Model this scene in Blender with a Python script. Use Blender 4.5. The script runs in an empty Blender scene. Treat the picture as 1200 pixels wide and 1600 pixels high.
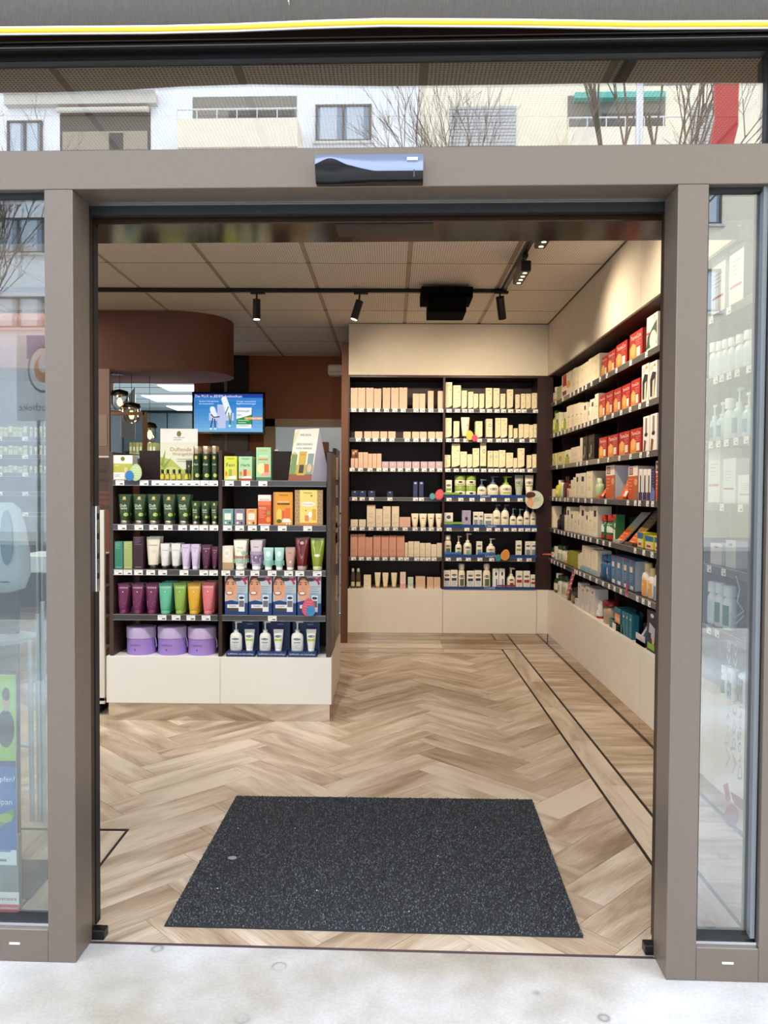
import bpy, math, random
from math import sin, cos, pi, radians
random.seed(7)
SC = bpy.context.scene
COL = SC.collection
# ------------------------------------------------------------------ camera
FPX, YAW, PIT, ROL, EYE = 1222.18, .009338, .026812, .005975, 1.55
_cy, _sy, _cp, _sp, _cr, _sr = cos(YAW), sin(YAW), cos(PIT), sin(PIT), cos(ROL), sin(ROL)
_R = (_cy, _sy, 0.); _Y = (-_sy, _cy, 0.)
FW = (_cp*_Y[0], _cp*_Y[1], -_sp); _U = (_sp*_Y[0], _sp*_Y[1], _cp)
RT = tuple(_cr*a+_sr*b for a, b in zip(_R, _U)); UP = tuple(_cr*b-_sr*a for a, b in zip(_R, _U))
cam = bpy.data.cameras.new('camera'); camo = bpy.data.objects.new('camera', cam); COL.objects.link(camo)
cam.sensor_fit = 'HORIZONTAL'; cam.sensor_width = 36; cam.lens = 36*FPX/1200; cam.clip_start = .05; cam.clip_end = 200
from mathutils import Matrix, Vector
camo.matrix_world = Matrix(((RT[0], UP[0], -FW[0], 0), (RT[1], UP[1], -FW[1], 0), (RT[2], UP[2], -FW[2], EYE), (0, 0, 0, 1)))
SC.camera = camo
# ------------------------------------------------------------------ world, lights, exposure
SC.view_settings.view_transform = 'Standard'; SC.view_settings.look = 'None'
SC.view_settings.exposure = 0.0; SC.view_settings.gamma = 1; SC.view_settings.use_curve_mapping = False
SC.cycles.use_denoising = True
SC.cycles.max_bounces = 10; SC.cycles.diffuse_bounces = 5; SC.cycles.transparent_max_bounces = 16; SC.cycles.sample_clamp_indirect = 6
SKY = 3.8
w = bpy.data.worlds.new('overcast_sky'); SC.world = w; w.use_nodes = True
bg = w.node_tree.nodes['Background']; bg.inputs[0].default_value = (.86, .92, 1, 1); bg.inputs[1].default_value = SKY
def lamp(name, kind, loc, energy, col=(1, 1, 1), aim=None, size=.1, blend=.6, angle=60, sy=None):
    l = bpy.data.lights.new(name, kind); l.energy = energy; l.color = col
    o = bpy.data.objects.new(name, l); COL.objects.link(o); o.location = loc
    if kind == 'SPOT': l.spot_size = radians(angle); l.spot_blend = blend; l.shadow_soft_size = size
    elif kind == 'AREA':
        l.size = size
        if sy: l.shape = 'RECTANGLE'; l.size_y = sy
    else: l.shadow_soft_size = size
    if aim: o.rotation_euler = (Vector(aim)-Vector(loc)).to_track_quat('-Z', 'Y').to_euler()
    return o
WARM = (1, .70, .38); WARM2 = (1, .82, .61)
# beams of the modelled track spotlights, plus added headless spots that fill in light
SPOTS = [((-1.12, 6.53, 2.93), (-1.2, 7.6, 0), 70, 80), ((-.33, 6.6, 2.93), (.15, 7.9, 2.25), 75, 84), ((.93, 6.55, 2.93), (1.0, 7.9, 2.2), 70, 90),
         ((.915, 5.6, 3.04), (1.6, 5.35, 2.35), 55, 125), ((.915, 4.6, 3.04), (1.6, 4.3, 2.35), 38, 125), ((.915, 3.6, 3.04), (1.6, 3.5, 2.2), 30, 120),
         ((-1.7, 3.9, 3.0), (-1.5, 5.25, .7), 120, 75), ((-.5, 3.9, 3.0), (-.8, 5.25, .7), 120, 75), ((.45, 6.56, 2.95), (.5, 7.95, 1.0), 52, 95),  # first two are unseen, added to brighten the central stand
         ((-.2, 6.56, 2.95), (-.1, 7.95, 1.0), 52, 95), ((.88, 5.2, 2.95), (1.62, 5.0, 1.0), 50, 110), ((.88, 6.2, 2.95), (1.62, 6.9, 1.4), 85, 100), ((.2, 6.56, 2.95), (.2, 5.6, 0), 60, 95), ((-.85, 6.6, 2.95), (-.95, 9.8, 1.7), 60, 62)]
for i, (p, a, e, g) in enumerate(SPOTS): lamp('track_and_fill_beam', 'SPOT', p, e*1.0, (1, .95, .88) if i in (6, 7) else WARM2, a, .03, 1, g)
# unseen area lamps added as ambient fill, to the left of the view
lamp('added_ambient_glow', 'AREA', (-3.3, 4.6, 3.2), 60, (1, .9, .78), (-3.3, 4.6, 0), 1.2)
lamp('added_ambient_glow', 'AREA', (-3.6, 7.3, 3.2), 30, (1, .82, .62), (-3.6, 7.3, 0), 1.0)
lamp('office_light_glow', 'AREA', (-3.0, 12.2, 2.94), 40, (.8, .95, 1), (-3.0, 12.2, 0), 1.4)

# ------------------------------------------------------------------ pixel to place
def ray(px, py): return tuple(FW[i]+RT[i]*(px-600)/FPX-UP[i]*(py-800)/FPX for i in range(3))
def at(px, py, Y): d = ray(px, py); t = Y/d[1]; return (t*d[0], Y, EYE+t*d[2])
def atx(px, py, X): d = ray(px, py); t = X/d[0]; return (X, t*d[1], EYE+t*d[2])
def atz(px, py, z): d = ray(px, py); t = (z-EYE)/d[2]; return (t*d[0], t*d[1], z)
TH = -.0275; SY0 = 2.4805          # the shop front stands slightly turned
def atS(px, py, sy):
    d = ray(px, py); n = (-sin(TH), cos(TH)); t = (SY0*cos(TH)+sy)/(d[0]*n[0]+d[1]*n[1])
    x, y = t*d[0], t*d[1]-SY0
    return (x*cos(TH)+y*sin(TH), sy, EYE+t*d[2])
def S2W(sx, sy, z=0): return (sx*cos(TH)-sy*sin(TH), SY0+sx*sin(TH)+sy*cos(TH), z)

# ------------------------------------------------------------------ materials
def lin(h):
    h = h.lstrip('#'); h = ''.join(c+c for c in h) if len(h) == 3 else h; v = [int(h[i:i+2], 16)/255 for i in (0, 2, 4)]
    return tuple(x/12.92 if x <= .04045 else ((x+.055)/1.055)**2.4 for x in v)+(1,)
_M = {}
def mat(hexc, rough=.5, metal=0, var=0, bump=0, scale=20, spec=.5, emit=0, coat=0, stretch=None):
    k = (hexc, rough, metal, var, bump, scale, spec, emit, coat, stretch)
    if k in _M: return _M[k]
    m = bpy.data.materials.new('surface_'+hexc); m.use_nodes = True; nt = m.node_tree; b = nt.nodes['Principled BSDF']
    c = lin(hexc)
    b.inputs['Base Color'].default_value = c; b.inputs['Roughness'].default_value = rough; b.inputs['Metallic'].default_value = metal
    b.inputs['Specular IOR Level'].default_value = spec; b.inputs['Coat Weight'].default_value = coat
    if emit: b.inputs['Emission Color'].default_value = c; b.inputs['Emission Strength'].default_value = emit
    if var or bump:
        tc = nt.nodes.new('ShaderNodeTexCoord'); no = nt.nodes.new('ShaderNodeTexNoise'); no.inputs['Scale'].default_value = scale; no.inputs['Detail'].default_value = 5
        mp = nt.nodes.new('ShaderNodeMapping'); nt.links.new(tc.outputs['Object'], mp.inputs[0]); nt.links.new(mp.outputs[0], no.inputs['Vector'])
        if stretch: mp.inputs['Scale'].default_value = stretch
        if var:
            cr = nt.nodes.new('ShaderNodeValToRGB'); cr.color_ramp.elements[0].position = .3; cr.color_ramp.elements[1].position = .7
            cr.color_ramp.elements[0].color = tuple(max(0, x*(1-var)) for x in c[:3])+(1,); cr.color_ramp.elements[1].color = tuple(min(1, x*(1+var)) for x in c[:3])+(1,)
            nt.links.new(no.outputs[0], cr.inputs[0]); nt.links.new(cr.outputs[0], b.inputs['Base Color'])
        if bump:
            bp = nt.nodes.new('ShaderNodeBump'); bp.inputs['Strength'].default_value = bump; bp.inputs['Distance'].default_value = .01
            nt.links.new(no.outputs[0], bp.inputs['Height']); nt.links.new(bp.outputs[0], b.inputs['Normal'])
    _M[k] = m; return m
def glass(name, refl=.12, tint=(.93, .96, .96), edge=.5):
    m = bpy.data.materials.new(name); m.use_nodes = True; nt = m.node_tree; nt.nodes.clear()
    o = nt.nodes.new('ShaderNodeOutputMaterial'); mx = nt.nodes.new('ShaderNodeMixShader'); t = nt.nodes.new('ShaderNodeBsdfTransparent'); g = nt.nodes.new('ShaderNodeBsdfGlossy')
    t.inputs[0].default_value = tint+(1,); g.inputs['Roughness'].default_value = 0
    lw = nt.nodes.new('ShaderNodeLayerWeight'); lw.inputs[0].default_value = .25
    mr = nt.nodes.new('ShaderNodeMapRange'); mr.inputs[3].default_value = refl; mr.inputs[4].default_value = min(1, refl+edge)
    nt.links.new(lw.outputs['Fresnel'], mr.inputs[0]); nt.links.new(mr.outputs[0], mx.inputs[0])
    nt.links.new(t.outputs[0], mx.inputs[1]); nt.links.new(g.outputs[0], mx.inputs[2]); nt.links.new(mx.outputs[0], o.inputs[0])
    return m
def wood(name, tones, dark=.5):
    m = bpy.data.materials.new(name); m.use_nodes = True; nt = m.node_tree; b = nt.nodes['Principled BSDF']; N = nt.nodes.new; L = nt.links.new
    tc = N('ShaderNodeTexCoord'); oi = N('ShaderNodeObjectInfo'); vm = N('ShaderNodeVectorMath'); vm.operation = 'MULTIPLY_ADD'
    vm.inputs[1].default_value = (1, 1, 1)
    cb = N('ShaderNodeCombineXYZ'); mu = N('ShaderNodeMath'); mu.operation = 'MULTIPLY'; mu.inputs[1].default_value = 91.7
    L(oi.outputs['Random'], mu.inputs[0]); L(mu.outputs[0], cb.inputs[0]); L(mu.outputs[0], cb.inputs[1])
    L(tc.outputs['Object'], vm.inputs[0]); L(cb.outputs[0], vm.inputs[2])
    def noise(sc, s, det=6, dist=0):
        mp = N('ShaderNodeMapping'); mp.inputs['Scale'].default_value = s; L(vm.outputs[0], mp.inputs[0])
        n = N('ShaderNodeTexNoise'); n.inputs['Scale'].default_value = sc; n.inputs['Detail'].default_value = det; n.inputs['Distortion'].default_value = dist; L(mp.outputs[0], n.inputs['Vector']); return n
    big = noise(1.6, (1.0, 5, 1), 4, .8); fine = noise(9, (1, 26, 1), 8, .3); knot = noise(3.2, (1, 3.2, 1), 2, .6)
    mx = N('ShaderNodeMath'); mx.operation = 'MULTIPLY_ADD'; mx.inputs[1].default_value = .45; L(fine.outputs[0], mx.inputs[0]); L(big.outputs[0], mx.inputs[2])
    ob = N('ShaderNodeMath'); ob.operation = 'MULTIPLY_ADD'; ob.inputs[1].default_value = .20; L(oi.outputs['Random'], ob.inputs[0]); L(mx.outputs[0], ob.inputs[2])
    cr = N('ShaderNodeValToRGB'); el = cr.color_ramp.elements; ps = [.50, .78, 1.06]
    cr.color_ramp.elements.new(.5)
    for e, h, p in zip(cr.color_ramp.elements, tones, (.5, .72, .98)): e.color = lin(h); e.position = p
    L(ob.outputs[0], cr.inputs[0])
    kr = N('ShaderNodeValToRGB'); kr.color_ramp.elements[0].position = .68; kr.color_ramp.elements[1].position = .78; kr.color_ramp.elements[1].color = (dark, dark, dark, 1)
    kr.color_ramp.elements[0].color = (0, 0, 0, 1); L(knot.outputs[0], kr.inputs[0])
    mc = N('ShaderNodeMix'); mc.data_type = 'RGBA'; L(kr.outputs[0], mc.inputs[0]); L(cr.outputs[0], mc.inputs[6]); mc.inputs[7].default_value = lin('6b5a4c')
    L(mc.outputs[2], b.inputs['Base Color']); b.inputs['Roughness'].default_value = .42; b.inputs['Specular IOR Level'].default_value = .4
    bp = N('ShaderNodeBump'); bp.inputs['Strength'].default_value = .12; bp.inputs['Distance'].default_value = .004; L(fine.outputs[0], bp.inputs['Height']); L(bp.outputs[0], b.inputs['Normal'])
    return m
OAK = wood('oak_plank', ('88735d', 'b09b84', 'd6c7b4'))
BROWN = mat('776c63', .36, .4, .03, .02, 60); BROWN_D = mat('33261d', .4, .3); BLACK = mat('0c0c0e', .35); RUBBER = mat('16181c', .5)
STEEL = mat('c9ccd0', .22, 1); MIRROR = mat('d8cfc2', .08, 1); CREAM = mat('e9e3d6', .42, 0, .02, .02, 8); WHITE = mat('eceae6', .4)
WINE = mat('2c1210', .45, 0, .1, 0, 12); WINE_D = mat('210c0a', .5); WALLB = mat('845438', .8, 0, .04, .05, 30)
STRIP = mat('4a4a4e', .25, 0); PRICE = mat('f0efec', .5); INK = mat('222222', .6)
GLASS = glass('clear_window_glass', .16); GLASS_T = glass('reflective_transom_glass', .34, (.97, .98, .97), .4); GLASS_R = glass('side_window_glass', .21, (.90, .95, .96), .4); PLEXI = glass('thin_clear_plastic', .05, (.97, .97, .97), .3)

# ------------------------------------------------------------------ mesh building
class MB:
    def __init__(s): s.v = []; s.f = []; s.m = []; s.mats = []; s.sm = []
    def mi(s, m):
        if m not in s.mats: s.mats.append(m)
        return s.mats.index(m)
    def add(s, vs, fs, m, smooth=False):
        o = len(s.v); s.v += [tuple(p) for p in vs]; k = s.mi(m)
        for f in fs: s.f.append(tuple(i+o for i in f)); s.m.append(k); s.sm.append(smooth)
        return s
    def box(s, x0, x1, y0, y1, z0, z1, m, bev=0):
        x0, x1 = sorted((x0, x1)); y0, y1 = sorted((y0, y1)); z0, z1 = sorted((z0, z1))
        if bev:
            b = min(bev, (x1-x0)*.3, (y1-y0)*.3, (z1-z0)*.3)
            P = [(x0+b, y0+b), (x1-b, y0+b), (x1-b, y1-b), (x0+b, y1-b)]
            Q = [(x0, y0+b), (x0+b, y0), (x1-b, y0), (x1, y0+b), (x1, y1-b), (x1-b, y1), (x0+b, y1), (x0, y1-b)]
            vs = [(x, y, z0) for x, y in P]+[(x, y, z0+b) for x, y in Q]+[(x, y, z1-b) for x, y in Q]+[(x, y, z1) for x, y in P]
            fs = [(3, 2, 1, 0), (20, 21, 22, 23)]
            for i in range(8): j = (i+1) % 8; fs.append((4+i, 4+j, 12+j, 12+i))
            # bottom/top chamfers: P0 touches Q0,Q1 ; P1 Q2,Q3 ; P2 Q4,Q5 ; P3 Q6,Q7
            for c in range(4):
                a, b2 = 2*c, 2*c+1; n = (c+1) % 4
                fs += [(c, 4+b2, 4+a), (20+c, 12+a, 12+b2), (c, n, 4+(2*n) % 8, 4+b2), (20+c, 12+b2, 12+(2*n) % 8, 20+n)]
            return s.add(vs, fs, m)
        vs = [(x0, y0, z0), (x1, y0, z0), (x1, y1, z0), (x0, y1, z0), (x0, y0, z1), (x1, y0, z1), (x1, y1, z1), (x0, y1, z1)]
        return s.add(vs, [(3, 2, 1, 0), (4, 5, 6, 7), (0, 1, 5, 4), (1, 2, 6, 5), (2, 3, 7, 6), (3, 0, 4, 7)], m)
    def rings(s, R, m, cap=True, smooth=True):
        n = len(R[0]); vs = [p for r in R for p in r]; fs = []
        for k in range(len(R)-1):
            for i in range(n): j = (i+1) % n; fs.append((k*n+i, k*n+j, (k+1)*n+j, (k+1)*n+i))
        s.add(vs, fs, m, smooth)
        if cap:
            s.add(R[0], [tuple(reversed(range(n)))], m); s.add(R[-1], [tuple(range(n))], m)
        return s
    def lathe(s, prof, m, n=16, cx=0, cy=0, ab=None, smooth=True):   # prof: (r, z); ab: (a, b) scale of the ellipse
        a, b = ab or (1, 1)
        return s.rings([[(cx+r*a*cos(2*pi*i/n), cy+r*b*sin(2*pi*i/n), z) for i in range(n)] for r, z in prof], m, True, smooth)
    def rod(s, p, q, r, m, n=8, r2=None):
        p, q = Vector(p), Vector(q); d = (q-p).normalized(); u = d.orthogonal().normalized(); v = d.cross(u); r2 = r if r2 is None else r2
        return s.rings([[c+u*(rr*cos(2*pi*i/n))+v*(rr*sin(2*pi*i/n)) for i in range(n)] for c, rr in ((p, r), (q, r2))], m)
    def prism(s, pts, z0, z1, m, top=None):     # polygon in xy
        n = len(pts); s.add([(x, y, z0) for x, y in pts]+[(x, y, z1) for x, y in pts], [tuple(reversed(range(n)))]+[(i, (i+1) % n, n+(i+1) % n, n+i) for i in range(n)], m)
        return s.add([(x, y, z1) for x, y in pts], [tuple(range(n))], top or m)
    def plate(s, pts, y0, y1, m):               # polygon in xz, thickness in y
        n = len(pts); return s.add([(x, y0, z) for x, z in pts]+[(x, y1, z) for x, z in pts], [tuple(range(n)), tuple(reversed(range(n, 2*n)))]+[(i, n+i, n+(i+1) % n, (i+1) % n) for i in range(n)], m)
    def build(s, name, parent=None, loc=None, rz=0, **pr):
        me = bpy.data.meshes.new(name); me.from_pydata(s.v, [], s.f)
        for m in s.mats: me.materials.append(m)
        me.polygons.foreach_set('material_index', s.m); me.polygons.foreach_set('use_smooth', s.sm); me.update()
        o = bpy.data.objects.new(name, me); COL.objects.link(o)
        if parent: o.parent = parent
        if loc: o.location = loc
        if rz: o.rotation_euler[2] = rz
        for k, v in pr.items(): o[k] = v
        return o
def empty(name, loc=(0, 0, 0), rz=0, **pr):
    o = bpy.data.objects.new(name, None); COL.objects.link(o); o.location = loc; o.rotation_euler[2] = rz; o.empty_display_size = .05
    for k, v in pr.items(): o[k] = v
    return o
def dup(o, parent=None, loc=None, rz=None):
    c = o.copy(); COL.objects.link(c); c.parent = parent
    if loc: c.location = loc
    if rz is not None: c.rotation_euler[2] = rz
    for ch in list(o.children): dup(ch, c)
    return c
def wobble(h, w, x): return h
_T = {}
def text_mesh(t):
    if t not in _T:
        cu = bpy.data.curves.new('t', 'FONT'); cu.body = t; cu.resolution_u = 2; cu.align_x = 'CENTER'; ob = bpy.data.objects.new('t', cu); COL.objects.link(ob)
        dg = bpy.context.evaluated_depsgraph_get(); me = bpy.data.meshes.new_from_object(ob.evaluated_get(dg))
        vs = [tuple(v.co) for v in me.vertices]; fs = [tuple(p.vertices) for p in me.polygons]
        xs = [v[0] for v in vs]; ys = [v[1] for v in vs]
        _T[t] = (vs, fs, min(xs), max(xs), min(ys), max(ys)); bpy.data.objects.remove(ob); bpy.data.curves.remove(cu); bpy.data.meshes.remove(me)
    return _T[t]
DE = 0          # light given off by the print (screens only)
def decor(mb, items, w, h, surf=lambda x, z: 0., eps=.0006):
    """flat print on a front: x in 0..1 from left, z in 0..1 from the foot; surf gives the y of the surface"""
    for idx, it in enumerate(items):
        k = it[0]; lay = eps+idx*.00011
        if k == 'r':
            _, x0, x1, z0, z1, c = it[:6]; n = 8; V = []; F = []
            for i in range(n+1):
                x = (x0+(x1-x0)*i/n-.5)*w
                for z in (z0*h, (z0+z1)/2*h, z1*h): V.append((x, surf(x, z)-lay, z))
            for i in range(n):
                for j in (0, 1): F.append((i*3+j, i*3+3+j, i*3+4+j, i*3+1+j))
            mb.add(V, F, mat(c, .45, emit=DE))
        elif k == 'e':
            _, cx, cz, rx, rz, c = it[:6]; n = 18; X = (cx-.5)*w; V = [(X, surf(X, cz*h)-lay, cz*h)]
            for i in range(n):
                x = X+rx*w*cos(2*pi*i/n); z = cz*h+rz*h*sin(2*pi*i/n); V.append((x, surf(x, z)-lay, z))
            mb.add(V, [(0, 1+i, 1+(i+1) % n) for i in range(n)], mat(c, .45, emit=DE))
        elif k == 'p':
            pts = it[1]; V = [((x-.5)*w, surf((x-.5)*w, z*h)-lay, z*h) for x, z in pts]; mb.add(V, [tuple(range(len(V)))], mat(it[2], .45, emit=DE))
        elif k == 't':
            _, t, cx, cz, tw, c = it[:6]; th = it[6] if len(it) > 6 else None
            vs, fs, a, b, lo, hi = text_mesh(t); sc = tw*w/(b-a); sz = sc if th is None else th*h/(hi-lo)
            V = [((v[0]-(a+b)/2)*sc+(cx-.5)*w, 0, (v[1]-(lo+hi)/2)*sz+cz*h) for v in vs]; V = [(x, surf(x, z)-lay, z) for x, y, z in V]
            mb.add(V, fs, mat(c, .45, emit=DE))
        elif k == 'l':                     # a block of print too small to read: n thin rules
            _, x0, x1, z0, z1, n, c = it[:7]
            for i in range(n):
                zz = z1-(z1-z0)*i/max(1, n-1); L = x1-(x1-x0)*(.0, .25, .1, .4)[i % 4]; th = .012
                V = [((x-.5)*w, surf((x-.5)*w, z*h)-lay, z*h) for x, z in ((x0, zz), (L, zz), (L, zz+th), (x0, zz+th))]; mb.add(V, [(0, 1, 2, 3)], mat(c, .5, emit=DE))
    return mb

# ------------------------------------------------------------------ product shapes (front at y=0, foot at z=0)
def se(a, b, n, z, cy, p=1.): return [(a*math.copysign(abs(cos(2*pi*i/n))**p, cos(2*pi*i/n)), cy+b*math.copysign(abs(sin(2*pi*i/n))**p, sin(2*pi*i/n)), z) for i in range(n)]
def carton(root, w, h, d, st):
    c = mat(st['c'], .5); mb = MB(); mb.box(-w/2, w/2, 0, d, 0, h, c, .0012)
    mb.box(-w/2+.002, w/2-.002, .0015, d-.002, h-.0002, h+.0006, mat(st.get('top', st['c']), .5)); mb.build('carton_body', root)
    if st.get('dec'): decor(MB(), st['dec'], w, h).build('front_print', root)
    if st.get('side'): MB().box(w/2, w/2+.0006, .003, d-.003, .004, h-.004, mat(st['side'], .5)).build('side_print', root)
def tube(root, w, h, d, st):
    cap = st.get('cap', 'e8e4dc'); ch = .13*h; r0 = w*.36; cy = r0
    prof = [(0, r0*.98, r0*.98), (.12, r0*1.02, r0), (.45, w*.44, r0*.72), (.75, w*.475, r0*.4), (.93, w*.5, r0*.12), (1., w*.5, .0012)]
    R = [se(a, b, 20, ch+(h-ch)*t, cy) for t, a, b in prof]
    MB().rings(R, mat(st['c'], st.get('rough', .35))).build('tube_body', root)
    MB().lathe([(r0*.9, 0), (r0*.92, ch*.96), (r0*.8, ch)], mat(cap, .3, st.get('capm', 0)), 20, 0, cy).build('cap', root)
    def surf(x, z):
        t = max(0, min(1, (z-ch)/(h-ch)))
        for (t0, a0, b0), (t1, a1, b1) in zip(prof, prof[1:]):
            if t <= t1: u = (t-t0)/(t1-t0); a = a0+(a1-a0)*u; b = b0+(b1-b0)*u; break
        return cy-b*math.sqrt(max(0, 1-min(1, (x/a)**2)))
    D = st.get('dec')
    if D: decor(MB(), D, w, h, surf, .0009).build('front_print', root)
def bottle(root, w, h, d, st, pump=False):
    b = min(d, w*.7)/2; a = w/2; cy = b; bh = h*(st.get('bh') or (.62 if pump else .76))
    R = [(0, .94), (.03, 1), (.62, 1), (.78, .97), (.9, .82), (.96, .55), (1., .3)]
    nk = min(a, b)*.55
    rr = [se(a*s if s > .4 else nk, b*s if s > .4 else nk, 20, t*bh, cy, .85) for t, s in R]
    MB().rings(rr, mat(st['c'], .3)).build('bottle_body', root)
    cc = mat(st.get('cap', 'f2f0ea'), .3)
    if pump:
        m = MB().lathe([(nk*1.15, bh), (nk*1.15, bh+h*.07), (nk*.6, bh+h*.09)], cc, 14, 0, cy); m.lathe([(nk*.4, bh+h*.09), (nk*.4, h*.92)], cc, 10, 0, cy)
        m.lathe([(nk*.75, h*.92), (nk*.8, h*.985), (nk*.4, h)], cc, 12, 0, cy)
        m.box(0, a*.95, cy-nk*.3, cy+nk*.3, h*.935, h*.985, cc, .002); m.build('pump_head', root)
    else:
        q = st.get('capr', 1.25); MB().lathe([(nk*q, bh*.985), (nk*q, h*.985), (nk*q*.85, h)], cc, 16, 0, cy).build('cap', root)
    def surf(x, z):
        t = max(0, min(1, z/bh))
        for (t0, s0), (t1, s1) in zip(R, R[1:]):
            if t <= t1: sc = s0+(s1-s0)*(t-t0)/(t1-t0); break
        return cy-b*sc*max(0, 1-min(1, abs(x/(a*sc))**2.35))**.425
    if st.get('dec'): decor(MB(), st['dec'], w, h, surf, .0009).build('front_print', root)
def jar(root, w, h, d, st):
    a = w/2; z1 = h*.62
    MB().lathe([(a*.93, 0), (a, h*.05), (a, z1*.9), (a*.9, z1)], mat(st['c'], .3), 24, 0, a).build('jar_body', root)
    MB().lathe([(a*1.02, z1), (a*1.02, h*.96), (a*.96, h)], mat(st.get('cap', 'fff'), .35), 24, 0, a).build('lid', root)
    if st.get('dec'): decor(MB(), st['dec'], w, h, lambda x, z: a-math.sqrt(max(0, a*a-x*x)), .0009).build('front_print', root)
def hatbox(root, w, h, d, st):
    a = w/2; m = mat(st['c'], .45)
    MB().lathe([(a*.97, 0), (a*.97, h*.62)], m, 36, 0, a).build('box_body', root)
    MB().lathe([(a, h*.6), (a, h*.985), (a*.985, h), (a*.5, h*1.003)], mat('c3b2dc', .35), 36, 0, a).build('lid', root)
    decor(MB(), st['dec'], w, h, lambda x, z: a-math.sqrt(max(0, a*a*.94-x*x)), .001).build('front_print', root)
    mb = MB()
    P = [(a*.95, a*.9, h*.62), (a*1.06, a*.8, h*.5), (a*1.08, a*.85, h*.3), (a*1.03, a*.95, h*.22)]
    for p, q in zip(P, P[1:]): mb.rod(p, q, .0035, mat('ddd2ee', .5), 6)
    mb.build('ribbon', root)
def vial(root, w, h, d, st):
    r = w/2; MB().lathe([(r, 0), (r, h*.55), (r*.5, h*.66)], mat(st['c'], .2), 14, 0, r).build('vial_body', root)
    MB().lathe([(r*.62, h*.62), (r*.66, h*.98), (r*.6, h)], mat(st.get('cap', '111'), .35), 12, 0, r).build('cap', root)
    decor(MB(), [('r', .08, .92, .08, .5, 'c9c43a')], w, h, lambda x, z: r-math.sqrt(max(0, r*r-x*x)), .0008).build('front_print', root)
def spray(root, w, h, d, st):     # slender cylinder with metal cap
    r = w/2; MB().lathe([(r*.96, 0), (r, h*.03), (r, h*.74), (r*.9, h*.78)], mat(st['c'], .3), 18, 0, r).build('bottle_body', root)
    MB().lathe([(r*.9, h*.76), (r*.92, h*.98), (r*.8, h)], mat(st.get('cap', 'b3a48e'), .3, st.get('capm', .8)), 18, 0, r).build('cap', root)
    if st.get('dec'): decor(MB(), st['dec'], w, h, lambda x, z: r-math.sqrt(max(0, r*r-x*x)), .0009).build('front_print', root)
KIND = dict(carton=carton, tube=tube, bottle=bottle, pump=lambda *a: bottle(*a, pump=True), jar=jar, hatbox=hatbox, vial=vial, spray=spray)
CAT = dict(carton='box', tube='tube', bottle='bottle', pump='pump bottle', jar='jar', hatbox='round box', vial='small bottle', spray='bottle')
NAME = dict(carton='carton', tube='cosmetic_tube', bottle='lotion_bottle', pump='pump_bottle', jar='cream_jar', hatbox='hat_box', vial='oil_vial', spray='spray_bottle')
LG = '1b2a4a'
def cet(x=.5, z=.66, w=.62, h=.07): return [('e', x, z, w/2, h, '1c2f55'), ('t', 'Cetaphil', x, z, w*.72, 'f4f4f4')]
def lines(c='8a8378', a=.25, b=.75): return [('l', a, b, .3, .42, 3, c)]
ST = {}
def sty(key, kind, desc, c, dec=None, **k): ST[key] = dict(kind=kind, desc=desc, c=c, dec=dec, **k)
sty('pT', 'carton', 'tall peach carton', 'e3b99e', [('l', .15, .85, .22, .34, 3, 'c9a080'), ('l', .25, .7, .8, .84, 2, 'c9a080'), ('r', .42, .58, .975, 1, '5a3a2a')])
sty('pM', 'carton', 'peach carton', 'e5bea4', [('l', .2, .8, .25, .35, 2, 'c9a080'), ('l', .2, .7, .8, .84, 1, 'c9a080')])
sty('pS', 'carton', 'low square peach carton', 'e5bea4', [('l', .3, .7, .4, .55, 2, 'caa184')])
sty('lS', 'carton', 'low lilac carton', 'c9b3bd', [('e', .5, .6, .12, .14, 'e0d0d4'), ('l', .3, .7, .2, .3, 2, 'a08a94')])
sty('rT', 'carton', 'tall rose pink carton', 'd9a08a', [('l', .15, .85, .22, .32, 3, 'b87e68'), ('r', .42, .58, .975, 1, '5a3a2a')])
sty('nS', 'carton', 'low navy blue carton', '2c3358', [('e', .5, .8, .16, .12, '9aa4c8'), ('l', .2, .8, .3, .4, 2, '6a74a0')])
sty('nT', 'carton', 'tall navy blue carton', '2f3a68', [('e', .5, .9, .3, .06, 'b8c0e0'), ('l', .2, .8, .2, .35, 3, '6a74a0')])
sty('cM', 'carton', 'plain cream carton', 'ecdcc2', [('l', .2, .8, .45, .6, 3, 'b09c80'), ('l', .15, .85, .15, .2, 2, 'b09c80')])
sty('cS', 'carton', 'small cream carton', 'ecdec6', [('l', .2, .8, .4, .5, 2, 'b09c80')])
sty('cW', 'carton', 'carton patterned in brown', '7a4a30', [('e', .3, .6, .2, .2, 'c9a078'), ('e', .7, .3, .2, .2, '4a2a1a'), ('e', .65, .8, .15, .12, 'd8b890')])
sty('pkW', 'carton', 'pink and white carton', 'efd6cc', [('r', 0, 1, 0, .3, 'dda79a'), ('l', .2, .8, .5, .8, 4, 'a88')])
sty('mint', 'carton', 'pale mint carton', 'd3dccd', [('r', .1, .9, .2, .5, 'b9cbb9'), ('l', .2, .8, .6, .8, 3, '8a9a88')])
sty('bei', 'carton', 'wide beige carton', 'd9b79a', [('l', .2, .8, .3, .7, 4, 'a88468'), ('r', .06, .94, .03, .1, 'ecd6c0')])
sty('bk', 'carton', 'cream carton with black foot', 'f0e2bc', [('p', [(0, 0), (1, 0), (1, .16), (.8, .11), (.4, .07), (0, .06)], '0e0d0d'), ('l', .2, .75, .86, .9, 2, '9a8a60'), ('l', .25, .7, .3, .4, 2, 'a89a70'), ('e', .72, .72, .07, .025, '8a7a50')])
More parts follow.
